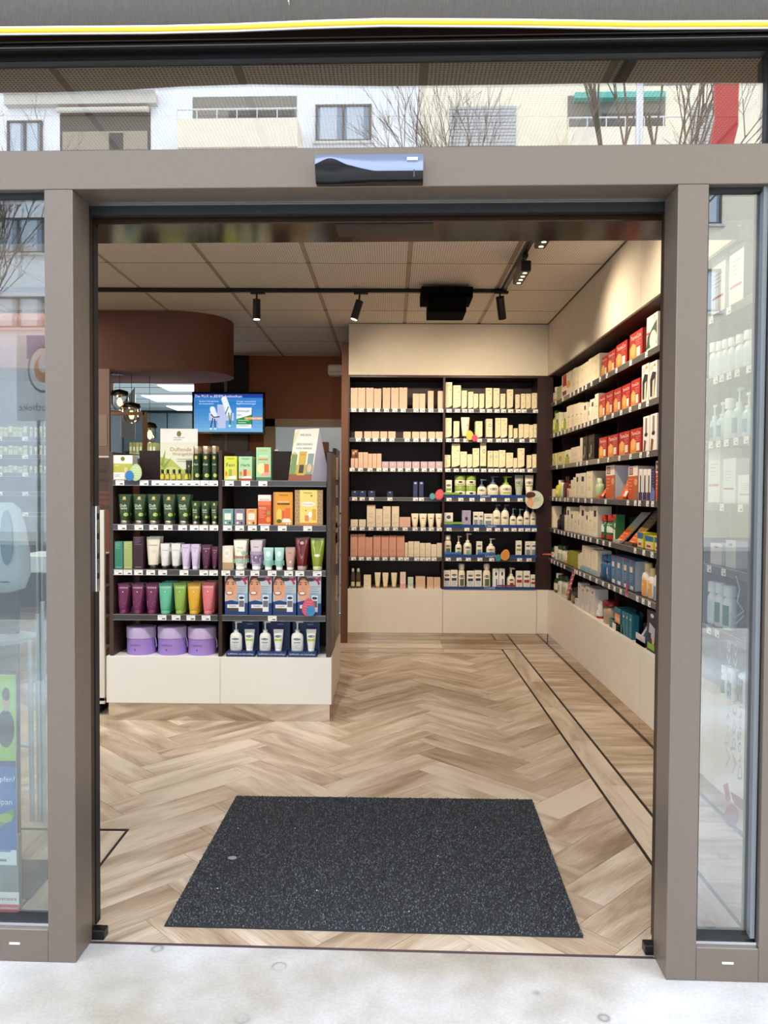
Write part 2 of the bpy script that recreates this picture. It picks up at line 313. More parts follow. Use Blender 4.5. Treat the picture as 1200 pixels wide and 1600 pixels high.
sty('bkO', 'carton', 'cream carton with ring print', 'f0e2bc', [('r', 0, 1, 0, .1, '0e0d0d'), ('e', .6, .68, .22, .08, '6a6048'), ('e', .6, .68, .16, .055, 'f0e2bc'), ('l', .2, .75, .88, .92, 2, '9a8a60'), ('l', .2, .8, .3, .45, 3, 'a89a70')])
sty('bkT', 'tube', 'cream tube with black cap', 'f0e2bc', [('l', .25, .7, .8, .84, 1, '9a8a60'), ('e', .72, .62, .06, .03, '8a7a50'), ('l', .3, .7, .4, .5, 2, '9a8a60')], cap='0e0d0d')
sty('cT', 'tube', 'cream tube standing on its cap', 'f2e6cf', [('e', .5, .66, .22, .05, 'b8955e'), ('l', .3, .7, .35, .5, 2, 'a08a68')], cap='e3cdb0')
sty('gT2', 'tube', 'slim cream tube with tan cap', 'eadcba', [('l', .3, .7, .5, .75, 3, 'a8946a')], cap='b98a58')
sty('clr', 'bottle', 'smoky clear bottle with pale cap', '4a4030', [('r', .1, .9, .1, .32, 'cfc4a8'), ('l', .2, .8, .45, .6, 3, 'a89a80')], cap='cfc8b8', capr=1.5, bh=.84)
# blue-oval skincare
sty('wb', 'carton', 'white carton with dark oval mark', 'f1ecdc', cet(.5, .66, .7, .07)+[('r', .15, .85, .38, .5, '3a5a9a'), ('l', .2, .8, .15, .3, 3, '888')])
sty('wbl', 'carton', 'white carton with navy band', 'f1ecdc', cet(.5, .74, .7, .06)+[('r', .15, .85, .44, .58, '22325c'), ('r', .2, .8, .18, .42, 'c4d0dc'), ('l', .2, .8, .85, .88, 1, '888')])
sty('wbg', 'carton', 'white carton with green band', 'f1ecdc', cet(.5, .7, .75, .06)+[('r', .1, .9, .4, .53, '7fae3a'), ('l', .2, .8, .15, .3, 3, '888')])
sty('wbt', 'carton', 'white carton with slate panel', 'efe9da', cet(.5, .72, .7, .06)+[('r', .15, .85, .12, .5, '7f939a'), ('l', .2, .8, .85, .88, 1, '888')])
sty('wbr', 'carton', 'white carton with red band', 'efe9da', cet(.5, .7, .7, .06)+[('r', .12, .88, .36, .52, 'a82c28'), ('l', .2, .8, .12, .28, 3, '888')])
sty('wbb', 'carton', 'white carton with blue upright bars', 'efeeea', [('e', .55, .75, .16, .1, '1c2f55'), ('r', .55, .75, .1, .5, '3a6ab0'), ('l', .2, .8, .88, .92, 2, '888')])
sty('wlow', 'carton', 'low white carton with blue band', 'f1ecdc', cet(.5, .7, .5, .12)+[('r', .0, 1, .2, .42, '8a9ac0')])
sty('lil', 'carton', 'lilac grey carton', 'a9a0bc', [('e', .5, .52, .16, .12, '3a3050'), ('l', .25, .75, .75, .85, 2, '6a608a')])
sty('wpm', 'pump', 'cream lotion bottle with blue pump', 'f1e9cf', cet(.5, .4, .62, .05)+[('l', .25, .75, .18, .24, 3, '8894a0')], cap='5a7890')
sty('gpm', 'pump', 'cream lotion bottle with green pump', 'f1e9cf', cet(.5, .4, .62, .05)+[('r', .2, .8, .2, .27, 'a3c04a')], cap='8fb83a')
sty('wwp', 'pump', 'cream lotion bottle with white pump', 'f1e9cf', cet(.5, .4, .6, .045)+[('r', .3, .72, .12, .3, '8aa88a')], cap='f0ecdc')
sty('spm', 'pump', 'slim cream bottle with grey pump', 'f1e9cf', cet(.5, .42, .66, .045)+[('l', .25, .75, .15, .25, 3, '667')], cap='6a7a84', bh=.76)
sty('wcb', 'bottle', 'cream bottle with round white cap', 'f1e9cf', cet(.5, .5, .7, .05)+[('r', .25, .8, .12, .4, '5a6a5a')], cap='efe8d2', capr=2.1, bh=.8)
sty('wrb', 'pump', 'cream bottle with red label', 'f1e9cf', cet(.5, .44, .5, .045)+[('r', .3, .75, .15, .3, 'a82c28')], cap='e8e0cc')
sty('gyt', 'tube', 'grey tube with dark oval mark', 'aeb2a4', cet(.5, .66, .7, .06)+[('r', .12, .88, .5, .56, '7fae3a')], cap='e8e4d0')
sty('wgt', 'tube', 'cream tube with dark oval mark', 'efe7d0', cet(.5, .66, .7, .06)+[('r', .12, .88, .5, .56, '7fae3a')], cap='efe8d2')
sty('gj', 'jar', 'cream jar with green lid', 'f1e9cf', [('e', .5, .4, .2, .1, '1c2f55'), ('r', .25, .75, .12, .24, 'a3c04a')], cap='8fae4a')
# central stand
FL = 'd5cfae'
def prim(): return [('e', .5, .87, .12, .055, 'c8b25c'), ('l', .3, .7, .79, .81, 1, 'b0a060'), ('t', 'Duft', .45, .62, .5, 'e6ead8'), ('t', 'leicht', .5, .53, .5, 'e6ead8'), ('e', .68, .32, .16, .06, 'b7c46a'), ('l', .25, .75, .36, .44, 3, '9aa88a')]
sty('gtb', 'tube', 'dark green tube with bronze cap', '27401f', prim(), cap='8a8274', capm=.7)
sty('gts', 'tube', 'small dark green tube with bronze cap', '26401f', prim(), cap='9a917e', capm=.7)
sty('gsp', 'spray', 'dark green bottle with brass cap', '22381c', [('e', .5, .66, .2, .05, 'c8b25c'), ('t', 'Duft', .5, .46, .6, 'dfe4cf'), ('e', .65, .14, .26, .06, 'b7c46a'), ('l', .25, .8, .28, .36, 3, '8a987a')])
sty('gst', 'tube', 'small dark green tube at back', '1d2e18', [('e', .5, .7, .1, .05, 'a89a50')], cap='111')
sty('via', 'vial', 'tiny oil vial with black cap', '6a6018')
sty('gft', 'carton', 'white gift carton with green band', 'eeece6', [('r', 0, 1, .3, .66, 'b5b84a'), ('e', .5, .85, .11, .09, '7a7a30'), ('t', 'PURE', .2, .58, .22, 'eef0c8'), ('r', .58, .74, 0, .5, 'd9c4a0'), ('l', .1, .4, .12, .2, 3, '999')])
def wel(a, b, c2='333', n=2): return [('t', 'WELEDA', .5, .9, .6, '3a4a2a'), ('t', a, .5, .64, .66, c2), ('r', .35, .6, .18, .46, b), ('r', .64, .9, .16, .44, 'e9b46a'), ('e', .16, .28, .09, .1, 'e07a2a'), ('p', [(.1, .05), (.95, .04), (.9, .2), (.4, .16)], 'f0e6d6')]
sty('we1', 'carton', 'lime green gift carton', 'c9d04a', wel('Fein', '8aa83a')+[('r', 0, 1, 0, .05, '9ab030')], side='a8b83a')
sty('we2', 'carton', 'pale green gift carton', 'a9cfa4', wel('Herb', 'b84a3a')+[('r', 0, 1, 0, .08, 'b0482e')], side='7fae82')
sty('we3', 'carton', 'tall mint green gift carton', 'a8d0a0', [('t', 'WELEDA', .5, .9, .6, 'c0b040'), ('t', 'WILDE', .5, .74, .6, 'f4f4ec'), ('r', .15, .8, .62, .66, 'd87a4a'), ('e', .35, .36, .28, .16, 'ecd9a0'), ('r', .55, .85, .25, .5, 'd8693a'), ('p', [(.3, .12), (.95, .16), (.95, .26), (.4, .22)], 'e8a088'), ('r', 0, 1, 0, .1, '4a7a5a')], side='5c8f6c')
for k, c, nm in (('wt', '6f9f9a', 'teal'), ('wv', '8b7d96', 'mauve'), ('wo', 'e0a56a', 'apricot')):
    sty(k, 'carton', f'small {nm} and white tea carton', c, [('t', 'WELEDA', .5, .88, .55, '2a3a3a'), ('r', .2, .8, .32, .72, 'efe9dc'), ('l', .3, .7, .42, .62, 4, '998f80'), ('e', .3, .12, .1, .07, 'f0e8d8'), ('e', .7, .12, .1, .07, '3a3a3a')])
sty('wr', 'carton', 'orange red carton with white head', 'd0572c', [('r', 0, 1, .8, 1, 'f3e7dd'), ('t', 'WELEDA', .5, .84, .8, '3a2a2a'), ('r', .0, 1, .66, .8, 'e07a48'), ('t', 'Granat', .35, .57, .55, 'f6e2d6'), ('l', .1, .6, .25, .5, 6, 'f0b090'), ('e', .82, .4, .14, .07, '8a9a3a'), ('e', .8, .18, .18, .09, 'e8923a'), ('r', .04, .96, 0, .03, 'f0e0d0')])
sty('wa', 'carton', 'bright orange gift carton with kraft edge', 'e9982e', [('t', 'WELEDA', .52, .91, .5, '3a2a1a'), ('t', 'GESCHENK', .52, .71, .6, 'fbeed0'), ('r', .2, .85, .62, .67, '3f4a20'), ('e', .32, .3, .16, .2, 'f6c860'), ('r', .44, .6, .16, .44, 'd8602c'), ('r', .62, .88, .16, .52, 'e06a34'), ('e', .3, .12, .13, .06, '4f6a24'), ('p', [(.45, .08), (.95, .08), (.85, .2), (.5, .2)], 'f6ead6'), ('r', 0, .09, 0, 1, 'b58a58'), ('e', .7, .04, .05, .02, 'f8f0e0'), ('e', .85, .04, .05, .02, 'f8f0e0')], side='a8794a')
sty('wk', 'carton', 'wide kraft and yellow gift carton', 'f4d97e', [('t', 'WELEDA', .46, .92, .3, '4a3a1a'), ('r', 0, .18, 0, 1, 'a98a5e'), ('r', .8, 1, 0, 1, 'a98a5e'), ('e', .48, .6, .26, .07, 'f7efe0'), ('t', 'Mutterliebe', .48, .6, .38, 'c86a5a'), ('e', .56, .3, .08, .08, 'fafafa'), ('r', .62, .76, .14, .46, 'e6ae2a'), ('r', .36, .5, .12, .28, 'e08a5a'), ('e', .4, .42, .02, .015, '333'), ('e', .6, .84, .03, .02, '333'), ('r', .18, .8, 0, .07, 'd98a3a')]
    + [('e', .03+.055*(i % 3), .06+.1*(i//3)+.03*(i % 2), .012, .009, 'f0e6d0') for i in range(27)]+[('e', .83+.055*(i % 3), .06+.1*(i//3)+.03*(i % 2), .012, .009, 'f0e6d0') for i in range(27)], side='8a6a40')
cau = lambda c='e8e0e0': [('t', 'CAUDALIE', .5, .86, .74, c), ('e', .5, .72, .035, .02, c), ('l', .2, .8, .24, .4, 4, c)]
sty('cg', 'carton', 'teal green carton', '3c8270', [('t', 'CAUDALIE', .5, .06, .7, 'dfe8e0'), ('l', .1, .8, .75, .94, 5, '9cc4b4')])
sty('cl', 'carton', 'sage green carton', 'a3b06f', [('t', 'CAUDALIE', .5, .06, .7, 'f0f0dc'), ('l', .1, .8, .75, .94, 5, 'd4dcb0')])
sty('cp', 'carton', 'tall dark plum carton', '3a1f30', [('t', 'CAUDALIE', .5, .06, .6, 'd8c8d0'), ('l', .15, .85, .75, .95, 5, '9a8090')])
sty('cvt', 'tube', 'large ivory tube with black cap', 'e3dccb', [('t', 'CAUDALIE', .5, .74, .64, '5a5248'), ('l', .25, .75, .3, .38, 2, '9a9080'), ('e', .6, .55, .2, .06, 'd5ccb8')], cap='17120f')
sty('cwt', 'tube', 'white and silver tube with black cap', 'dcdcda', [('t', 'CAUDALIE', .5, .74, .64, '6a6660'), ('l', .3, .75, .4, .44, 2, '8a8880')], cap='17120f')
sty('clt', 'tube', 'pale lilac tube', 'cdbfda', [('t', 'CAUDALIE', .5, .86, .64, '6a5a80'), ('e', .5, .74, .04, .02, '6a5a80'), ('l', .25, .75, .4, .5, 3, '8a7aa0')], cap='d8cce4')
sty('cdt', 'tube', 'slim dark plum tube', '54203f', [('t', 'CAUDALIE', .5, .84, .7, 'd8c0cc'), ('e', .5, .74, .05, .025, 'c8b0c0'), ('l', .25, .7, .45, .6, 3, '9a7088')], cap='2a1420')
for k, c, nm in (('tp', '6b2552', 'plum purple'), ('tg', '5fb592', 'sea green'), ('tl', '86ad4c', 'leaf green'), ('ty', 'd8a52c', 'golden yellow'), ('tr', 'd3727a', 'coral pink')):
    sty(k, 'tube', f'{nm} shower tube', c, cau('f0e6ea'), cap=c)
sty('hat', 'hatbox', 'round lilac hat box with lid', 'a184cf', [('t', 'CAUDALIE', .42, .36, .38, '4a2a7a'), ('e', .42, .2, .022, .035, '4a2a7a')])
sty('mw', 'carton', 'white carton with tan foot', 'e9e0d0', [('r', 0, 1, 0, .3, 'b99a72'), ('e', .5, .7, .28, .2, 'f4eee2'), ('l', .3, .7, .64, .74, 3, '8a8070')])
sty('mt', 'tube', 'white tube with teal and brown bands', 'eee7d8', [('r', .0, 1, .37, .46, 'a07a58'), ('r', .0, 1, .2, .36, '9fc4b4'), ('t', 'Haut', .5, .74, .4, '6a6a60'), ('l', .3, .7, .58, .66, 3, '8a8a80'), ('e', .75, .56, .16, .07, '9cc0b0')], cap='f4f2ea')
sty('mv', 'tube', 'white tube fading to violet', 'cfc4cc', [('r', 0, 1, .2, .52, '7d6690'), ('r', 0, 1, .5, .62, 'a594b0'), ('t', 'Haut', .5, .78, .4, '5a4a60'), ('e', .5, .42, .05, .03, 'f0e8f0')], cap='f4f2f2')
sty('mq', 'tube', 'small pale turquoise tube', 'a8d4cc', [('r', 0, 1, .2, .42, '8cc0b8'), ('e', .5, .72, .2, .12, 'd8ece6'), ('l', .3, .7, .5, .56, 2, '6a9a92')], cap='f4f4f0')
sty('mp', 'tube', 'small dusty pink tube', 'bf9c90', [('t', 'Haut', .5, .76, .4, '6a4a40'), ('e', .55, .36, .07, .05, 'efe0d8')], cap='f0ece6')
sty('mr', 'tube', 'clear wine red gel tube', '6a1c22', [('p', [(.1, .98), (.9, .98), (.55, .35), (.45, .35)], 'a0696c'), ('e', .5, .84, .14, .05, 'c8a8a8')], cap='b89a94', rough=.12)
sty('mg', 'tube', 'clear olive green gel tube', '8a9a34', [('p', [(.06, .98), (.94, .98), (.6, .4), (.4, .4)], 'c4d08a'), ('e', .5, .46, .22, .04, 'eef0d8')], cap='c8cc98', rough=.12)
SK = 'd79c7c'
def face():
    return [('r', 0, 1, .3, 1, 'b9c6d4'), ('r', .5, 1, .3, .55, '8fb0cc'), ('p', [(0, .33), (.28, .37), (.5, .34), (1, .28), (1, 0), (0, 0)], '1d3f7c'),
            ('e', .24, .72, .26, .3, '6a4030'), ('e', .26, .66, .24, .27, SK), ('p', [(.0, .36), (.3, .38), (.4, .5), (.1, .48)], 'e0ab8c'), ('p', [(.34, .36), (.5, .4), (.56, .7), (.5, .78), (.4, .6)], 'dba488'),
            ('e', .2, .55, .15, .05, '9a3a34'), ('e', .2, .555, .12, .032, 'f8f2ec'), ('e', .12, .78, .05, .014, '3a2218'), ('e', .36, .78, .05, .014, '3a2218'), ('e', .12, .83, .08, .01, '4a2a1c'), ('e', .36, .83, .08, .01, '4a2a1c'), ('e', .23, .67, .045, .018, 'c4866a'),
            ('e', .54, .9, .2, .045, '3a3a3a'), ('p', [(.64, .97), (.82, .92), (.98, .99), (.98, .88), (.8, .86), (.66, .92)], 'c43a5a'), ('p', [(.8, .9), (.88, .76), (.96, .8), (.86, .9)], 'b02a4a'),
            ('r', .1, .6, .08, .26, 'e4e4e4'), ('r', .1, .6, .08, .17, '444'), ('t', 'Cetaphil', .34, .215, .3, '1c2f55'), ('r', .6, .86, .08, .5, 'e6e9ee'), ('e', .73, .43, .11, .035, '1c2f55'), ('r', .62, .84, .2, .36, '6a7078'), ('l', .55, .95, .55, .72, 4, '8a9aaa')]
sty('fc', 'carton', 'blue gift carton printed with smiling face', '1d3f7c', face(), top='1d3f7c')
sty('cb', 'pump', 'white foam wash bottle with pump', 'e9ebe8', [('e', .5, .4, .3, .035, '1c2f55'), ('t', 'Cetaphil', .5, .4, .44, 'f4f4f4'), ('r', .25, .75, .26, .31, '8ab4cc'), ('l', .3, .7, .1, .2, 3, '9aa')], cap='f0f0ee')
sty('ct', 'tube', 'white tube with green stripe', 'eef0ec', [('e', .5, .68, .34, .055, '1c2f55'), ('t', 'Cetaphil', .5, .68, .48, 'f4f4f4'), ('r', .16, .84, .46, .57, 'a4cc52'), ('l', .35, .65, .28, .4, 3, 'b0b4b0')], cap='f2f2f0')
# right wall
THC = [('p', [(0, 0), (.6, 0), (.55, .5), (.3, .62), (0, .5)], 'e08a2c'), ('e', .28, .38, .2, .24, 'eab06a'), ('r', .58, .86, .1, .42, 'e6ded2'), ('t', 'ThermaCare', .5, .82, .8, 'f6ece4'), ('l', .5, .9, .5, .66, 3, 'f0c8b8')]
sty('th', 'carton', 'red heat wrap carton', 'b0201c', THC, side='a01a18')
sty('crt', 'carton', 'tall cream carton', 'eadfbf', [('l', .2, .8, .3, .4, 3, 'b0a480'), ('l', .3, .7, .75, .78, 2, 'b0a480')])
sty('crs', 'carton', 'slim ivory carton', 'ece0c4', [('r', .3, .7, .5, .55, 'a89a78'), ('l', .2, .8, .2, .3, 2, 'b0a480')])
sty('crn', 'carton', 'ivory carton with navy mark', 'ebe0c8', [('r', .3, .75, .66, .86, '1e2440'), ('l', .2, .8, .2, .45, 5, 'a89a80')])
sty('crb', 'bottle', 'ivory bottle with ivory cap', 'ece2c8', [('r', .3, .7, .3, .5, 'a89a78')], cap='f0e8d4')
sty('wrc', 'carton', 'white carton with red and ochre print', 'e6dac0', [('r', .1, .5, .5, .98, 'a82a2a'), ('e', .7, .5, .2, .16, 'd8a848'), ('r', .1, .5, .12, .3, '7a2a22')])
sty('wor', 'bottle', 'white bottle with orange foot', 'ece2ca', [('r', 0, 1, .02, .25, 'e0a040'), ('l', .3, .7, .5, .6, 2, '666')], cap='e8e0cc')
sty('gnb', 'carton', 'grey green carton', 'a8ae86', [('l', .3, .7, .3, .6, 4, '6a704a')])
sty('lmb', 'bottle', 'lime green bottle', 'b4bc4a', [('r', .15, .85, .2, .6, 'e6e4a0'), ('l', .3, .7, .3, .5, 3, '6a7a20')], cap='6a8a3a')
sty('lmc', 'carton', 'white carton with lime green print', 'e2dcbc', [('r', 0, 1, .05, .5, 'a8b43a'), ('e', .5, .6, .2, .1, '4a5a1a')])
sty('lmj', 'carton', 'square lime and cream carton', 'cfc88a', [('e', .5, .5, .32, .32, 'e8e2b8'), ('e', .5, .5, .24, .24, 'b0a860')])
sty('blk', 'carton', 'tall black carton', '17140f', [('r', .45, .55, .25, .6, 'c8b890'), ('l', .2, .8, .75, .85, 3, '8a7a58'), ('e', .3, .2, .12, .08, 'a8a060')])
sty('blb', 'bottle', 'small black bottle', '15161c', [('l', .2, .8, .3, .5, 3, '8a8a90')], cap='101014')
sty('brc', 'carton', 'white brace carton with black figure', 'ece6da', [('p', [(.15, .1), (.7, .1), (.9, .7), (.4, .75), (.1, .55)], '1c1a22'), ('p', [(.4, .05), (.65, .05), (.7, .55), (.45, .5)], 'e3cdb4'), ('e', .7, .9, .12, .04, 'd07a3a'), ('l', .1, .6, .8, .88, 3, '8a6a5a')])
sty('brg', 'carton', 'white carton with green and product photo', 'ece6da', [('p', [(0, .1), (.95, .15), (.95, .8), (.7, .72), (.1, .45)], '24523a'), ('e', .62, .3, .32, .26, 'efe4d0'), ('r', .03, .3, .5, .56, 'b8302a'), ('e', .75, .92, .05, .03, 'd07a3a')], side='e6e0d6')
sty('hnd', 'carton', 'white carton with pen shaped print', 'ece8e2', [('r', .35, .65, .5, .95, '8a7a6a'), ('e', .5, .48, .25, .06, '222'), ('p', [(.1, .02), (.4, .02), (.55, .3), (.2, .35)], '7a4a3a')])
sty('or2', 'carton', 'orange and white carton', 'cf5326', [('r', 0, 1, .7, 1, 'efe6da'), ('r', .08, .5, .74, .96, '7a1a22'), ('t', '100', .28, .85, .34, 'f4e8e0'), ('p', [(.55, .0), (1, 0), (1, .7), (.8, .72), (.6, .4)], 'b0683a'), ('e', .8, .52, .18, .1, 'dba070'), ('l', .08, .5, .3, .6, 4, 'f4d8c4')], side='e8e6ea')
sty('tbr', 'carton', 'white toothbrush carton', 'eae6e4', [('r', .35, .65, .1, .8, '17161c'), ('r', 0, 1, 0, .25, '3a2a5a')])
sty('pur', 'carton', 'dark purple carton', '2c2350', [('l', .3, .7, .3, .9, 8, 'b0a8d0'), ('p', [(0, 0), (1, 0), (1, .3), (.3, .45)], '6a78b4')])
sty('ylt', 'bottle', 'tapered yellow bottle', 'dcd24a', [('r', .2, .8, .2, .4, 'efe8a8')], cap='e8dcb0', capr=1)
sty('drb', 'bottle', 'dark red bottle', '5c1414', [('l', .2, .8, .3, .5, 3, 'c8a080')], cap='3a0e0e')
sty('sml', 'carton', 'tiny cream and red carton', 'e0cdb0', [('r', .2, .5, .1, .8, '9a2a20')])
sty('grt', 'bottle', 'pale green bottle', 'b9c89a', [('l', .3, .7, .3, .5, 3, '6a7a50')], cap='d8e0c0')
sty('gnr', 'bottle', 'green bottle with red cap', '1f6b3c', [('r', .1, .9, .3, .62, 'e6e8dc'), ('r', .1, .9, .05, .2, 'b8281e'), ('e', .4, .7, .2, .06, '7fb06a')], cap='b8281e', capr=1.8)
sty('gnc', 'carton', 'green carton with red corner', '22703f', [('p', [(0, .7), (1, .9), (1, 1), (0, 1)], 'b8281e'), ('r', .2, .7, .1, .45, 'e0e6d4'), ('e', .6, .6, .2, .1, 'e6e0d0')])
sty('col', 'carton', 'blue and yellow lozenge carton', 'e3d83a', [('r', 0, 1, .6, 1, '2a6a9a'), ('r', .1, .8, .05, .5, 'd8d4c8'), ('r', .2, .7, .15, .32, 'b82a28')])
sty('blp', 'carton', 'slate blue carton with white panel', '456f93', [('r', .12, .62, .6, .78, 'ead0c0'), ('p', [(0, .97), (.5, .9), (.5, 1), (0, 1)], 'b8303a'), ('r', .2, .8, .04, .16, 'e4e4e0'), ('l', .2, .7, .3, .5, 4, 'b8c8d8')], side='b8c4d0')
sty('blw', 'bottle', 'wavy blue bottle with white label', '2b5c8a', [('r', .1, .5, .25, .65, 'e8dcd0'), ('e', .6, .8, .14, .08, 'f0f0f0'), ('e', .3, .9, .2, .04, 'c83a3a')], cap='2b5c8a', capr=1.6)
sty('wbf', 'carton', 'ivory carton fading to blue', 'e6dcc6', [('r', 0, 1, 0, .22, '8fb3c0'), ('l', .3, .7, .5, .8, 5, 'a89a80')])
sty('orb', 'bottle', 'orange and white bottle', 'efe6d8', [('r', 0, 1, .05, .5, 'e6a452'), ('e', .5, .45, .3, .14, 'f2d0a0')], cap='e6c488')
sty('sun', 'bottle', 'white bottle with dark grey cap', 'ecebe8', [('r', .1, .6, .05, .4, '7a86a8'), ('l', .2, .8, .55, .7, 3, '888')], cap='3a4458', capr=1.7)
sty('dgj', 'jar', 'white jar with dark green lid', 'dcd6c0', [('r', .1, .9, .1, .4, 'e8e2d0'), ('l', .2, .8, .2, .36, 3, 'b06a4a')], cap='1c3a22')
sty('dgb', 'bottle', 'white bottle with dark green cap', 'd9d6c4', [('r', .15, .85, .15, .5, 'a8b090'), ('l', .2, .8, .3, .6, 4, '5a6a4a')], cap='1c3a22', capr=1.7)
sty('dgg', 'bottle', 'dark green glass bottle', '243a24', [('r', .1, .9, .15, .5, 'd6d4c0')], cap='e6e4d8')
sty('gyl', 'carton', 'olive yellow carton', '97952a', [('l', .2, .8, .4, .7, 4, 'd8d880')])
sty('brn', 'bottle', 'brown glass bottle', '46382a', [('r', .15, .85, .15, .5, '8a7a60')], cap='2a2018')
sty('gyc', 'carton', 'pale grey carton', 'd4d0cc', [('l', .2, .8, .3, .7, 6, '9a9690'), ('e', .5, .85, .2, .05, '7a6a58')])
sty('rdt', 'tube', 'white tube with red cap', 'e6e2da', [('l', .3, .7, .4, .8, 4, 'a09890'), ('r', .2, .6, .5, .6, '7a9ab0')], cap='b01c1c')
sty('rcb', 'bottle', 'tan bottle with big red cap', 'b49a80', [('l', .3, .6, .3, .5, 3, '7a6450')], cap='7e1a1c', capr=2.0)
sty('tea', 'carton', 'petrol blue carton with orange print', '14667a', [('r', .1, .9, .35, .75, 'e08a3a'), ('t', 'Heiss', .5, .55, .7, 'f4efe4'), ('l', .2, .8, .1, .25, 3, 'b0d0d8')], side='14667a')
sty('tep', 'carton', 'slim petrol blue carton', '176a7e', [('e', .5, .8, .2, .05, 'b8d8e0'), ('l', .2, .8, .2, .5, 5, '6ab0c0')])
sty('dkb', 'carton', 'dark blue device carton with green foot', '23273a', [('r', .1, .9, .06, .2, '7ab02a'), ('e', .6, .88, .2, .05, 'e8e8ee'), ('p', [(.2, .3), (.9, .35), (.95, .6), (.3, .7)], 'aeb6c8'), ('r', .15, .5, .3, .45, '0e0e14'), ('e', .75, .3, .14, .1, 'd0b090')])
sty('gpc', 'carton', 'tall white carton with green panel', 'e8ebe6', [('r', .15, .85, .1, .7, '8fb878'), ('r', .2, .8, .82, .88, '1c2a4a')])
sty('wpl', 'bottle', 'white medicine bottle', 'e4ebee', [('r', .1, .9, .15, .55, 'c8dce4'), ('l', .2, .8, .2, .5, 4, '6a8a9a')], cap='eef2f4', capr=1.9)
sty('tpl', 'pump', 'turquoise pump bottle', 'a9d2d8', [('r', .15, .85, .1, .4, '2a6a9a'), ('p', [(.2, .3), (.8, .34), (.8, .4), (.2, .36)], 'c83a4a')], cap='dfeef0')
sty('wlg', 'carton', 'large white medical carton', 'e6eaea', [('r', .1, .9, .3, .34, 'b8304a'), ('l', .2, .8, .5, .7, 4, '8aa0aa')])
sty('wgn', 'bottle', 'white bottle with green label', 'e6ecea', [('r', .1, .9, .1, .55, '1f7a58'), ('l', .2, .8, .2, .4, 3, 'e6f0ea')], cap='eef2f2', capr=1.9)
sty('can', 'bottle', 'clear disinfectant canister', 'b8cdd6', [('r', .05, .6, .1, .6, '2a3036'), ('r', .05, .6, .6, .72, 'e8eef0')], cap='eef4f6', capr=1.0)
# ------------------------------------------------------------------ rows of goods
ORD = 'zeroth first second third fourth fifth sixth seventh eighth ninth tenth eleventh twelfth thirteenth fourteenth fifteenth sixteenth seventeenth eighteenth nineteenth twentieth'.split()
def make(key, loc, w, h, d, rz, label, group=None):
    st = ST[key]; r = empty(NAME[st['kind']], loc, rz, label=label, category=CAT[st['kind']])
    if group: r['group'] = group
    KIND[st['kind']](r, w, h, d, st); return r
PRICE_AT = {}
def row(plane, z, where, spec, crop=(0, 0, 1), depth=None, shelf=None):
    """plane ('y', Y) faces the street, ('x', X) faces left.  spec: 'style x0 x1 top [foot] [+n]' separated by ';', in photo pixels"""
    ox, oy, s = crop; its = []
    for t in spec.split(';'):
        p = t.split()
        if not p: continue
        n = 0; zz = z
        if p[-1][0] == '+': n = int(p.pop()[1:])
        x0, x1, top = ox+float(p[1])*s, ox+float(p[2])*s, oy+float(p[3])*s
        if len(p) > 4:
            fy = oy+float(p[4])*s; zz = (at((x0+x1)/2, fy, plane[1]) if plane[0] == 'y' else atx((x0+x1)/2, fy, plane[1]))[2]
        its.append((p[0], x0, x1, top, zz, n))
    cnt = {}; tot = {}
    for i in its: tot[i[0]] = tot.get(i[0], 0)+1
    centres = []
    for k, x0, x1, top, zz, n in its:
        cnt[k] = cnt.get(k, 0)+1; st = ST[k]
        if plane[0] == 'y':
            a = at(x0, top, plane[1]); b = at(x1, top, plane[1]); w = b[0]-a[0]; h = (a[2]+b[2])/2-zz; c = ((a[0]+b[0])/2, plane[1], zz); rz = 0; step = (0, 1)
        else:
            a = atx(x0, top, plane[1]); b = atx(x1, top, plane[1]); w = a[1]-b[1]; h = (a[2]*.35+b[2]*.65)-zz; c = (plane[1], (a[1]+b[1])/2, zz); rz = -pi/2; step = (1, 0)
        w *= .97; kd = st['kind']
        d = depth or (max(.03, min(.11, w*(.8 if kd == 'carton' else .7))))
        if kd == 'carton' and h < 0: continue
        o = ORD[min(20, cnt[k])]
        lab = f"{st['desc']}, {o} from left, {where}" if tot[k] > 1 else f"{st['desc']} on {where}"
        g = f"{st['desc']} group, {where}" if tot[k] > 1 else None
        r = make(k, c, w, max(.02, h), d, rz, lab, g)
        dd = {'carton': d, 'tube': w*.74, 'hatbox': w*1.02, 'vial': w*1.05, 'spray': w*1.05, 'jar': w*1.02}.get(kd, d+.002)+.004
        for q in range(n):
            e = dup(r, None, (c[0]+step[0]*dd*(q+1), c[1]+step[1]*dd*(q+1), c[2])); dn = st['desc'] if len((st['desc']+' '+where).split()) <= 10 else st['desc'].split(' with ')[0]; e['label'] = f"{dn} {'one row' if q == 0 else 'two rows'} behind {o} from left, {where}"; e['group'] = f"{st['desc']} group, {where}"
        if len(its) and zz == z: centres.append(c[0] if plane[0] == 'y' else c[1])
    if shelf: PRICE_AT.setdefault(shelf, []).extend(centres)
PLW, PLH = .058, .034
def price_mesh(w=PLW, h=PLH):
    mb = MB(); mb.box(-w/2, w/2, -.0012, 0, 0, h, PRICE)
    mb.add([(x, -.0018, z) for x, z in ((w*.0, h*.18), (w*.36, h*.18), (w*.36, h*.42), (w*.0, h*.42))], [(0, 1, 2, 3)], mat('55524e', .6))
    mb.add([(x, -.0018, z) for x, z in ((-w*.36, h*.7), (w*.1, h*.7), (w*.1, h*.76), (-w*.36, h*.76))], [(0, 1, 2, 3)], mat('99968f', .6))
    o = mb.build('price_label'); me = o.data; bpy.data.objects.remove(o); return me
PM = price_mesh(); PMS = price_mesh(.05, .034)
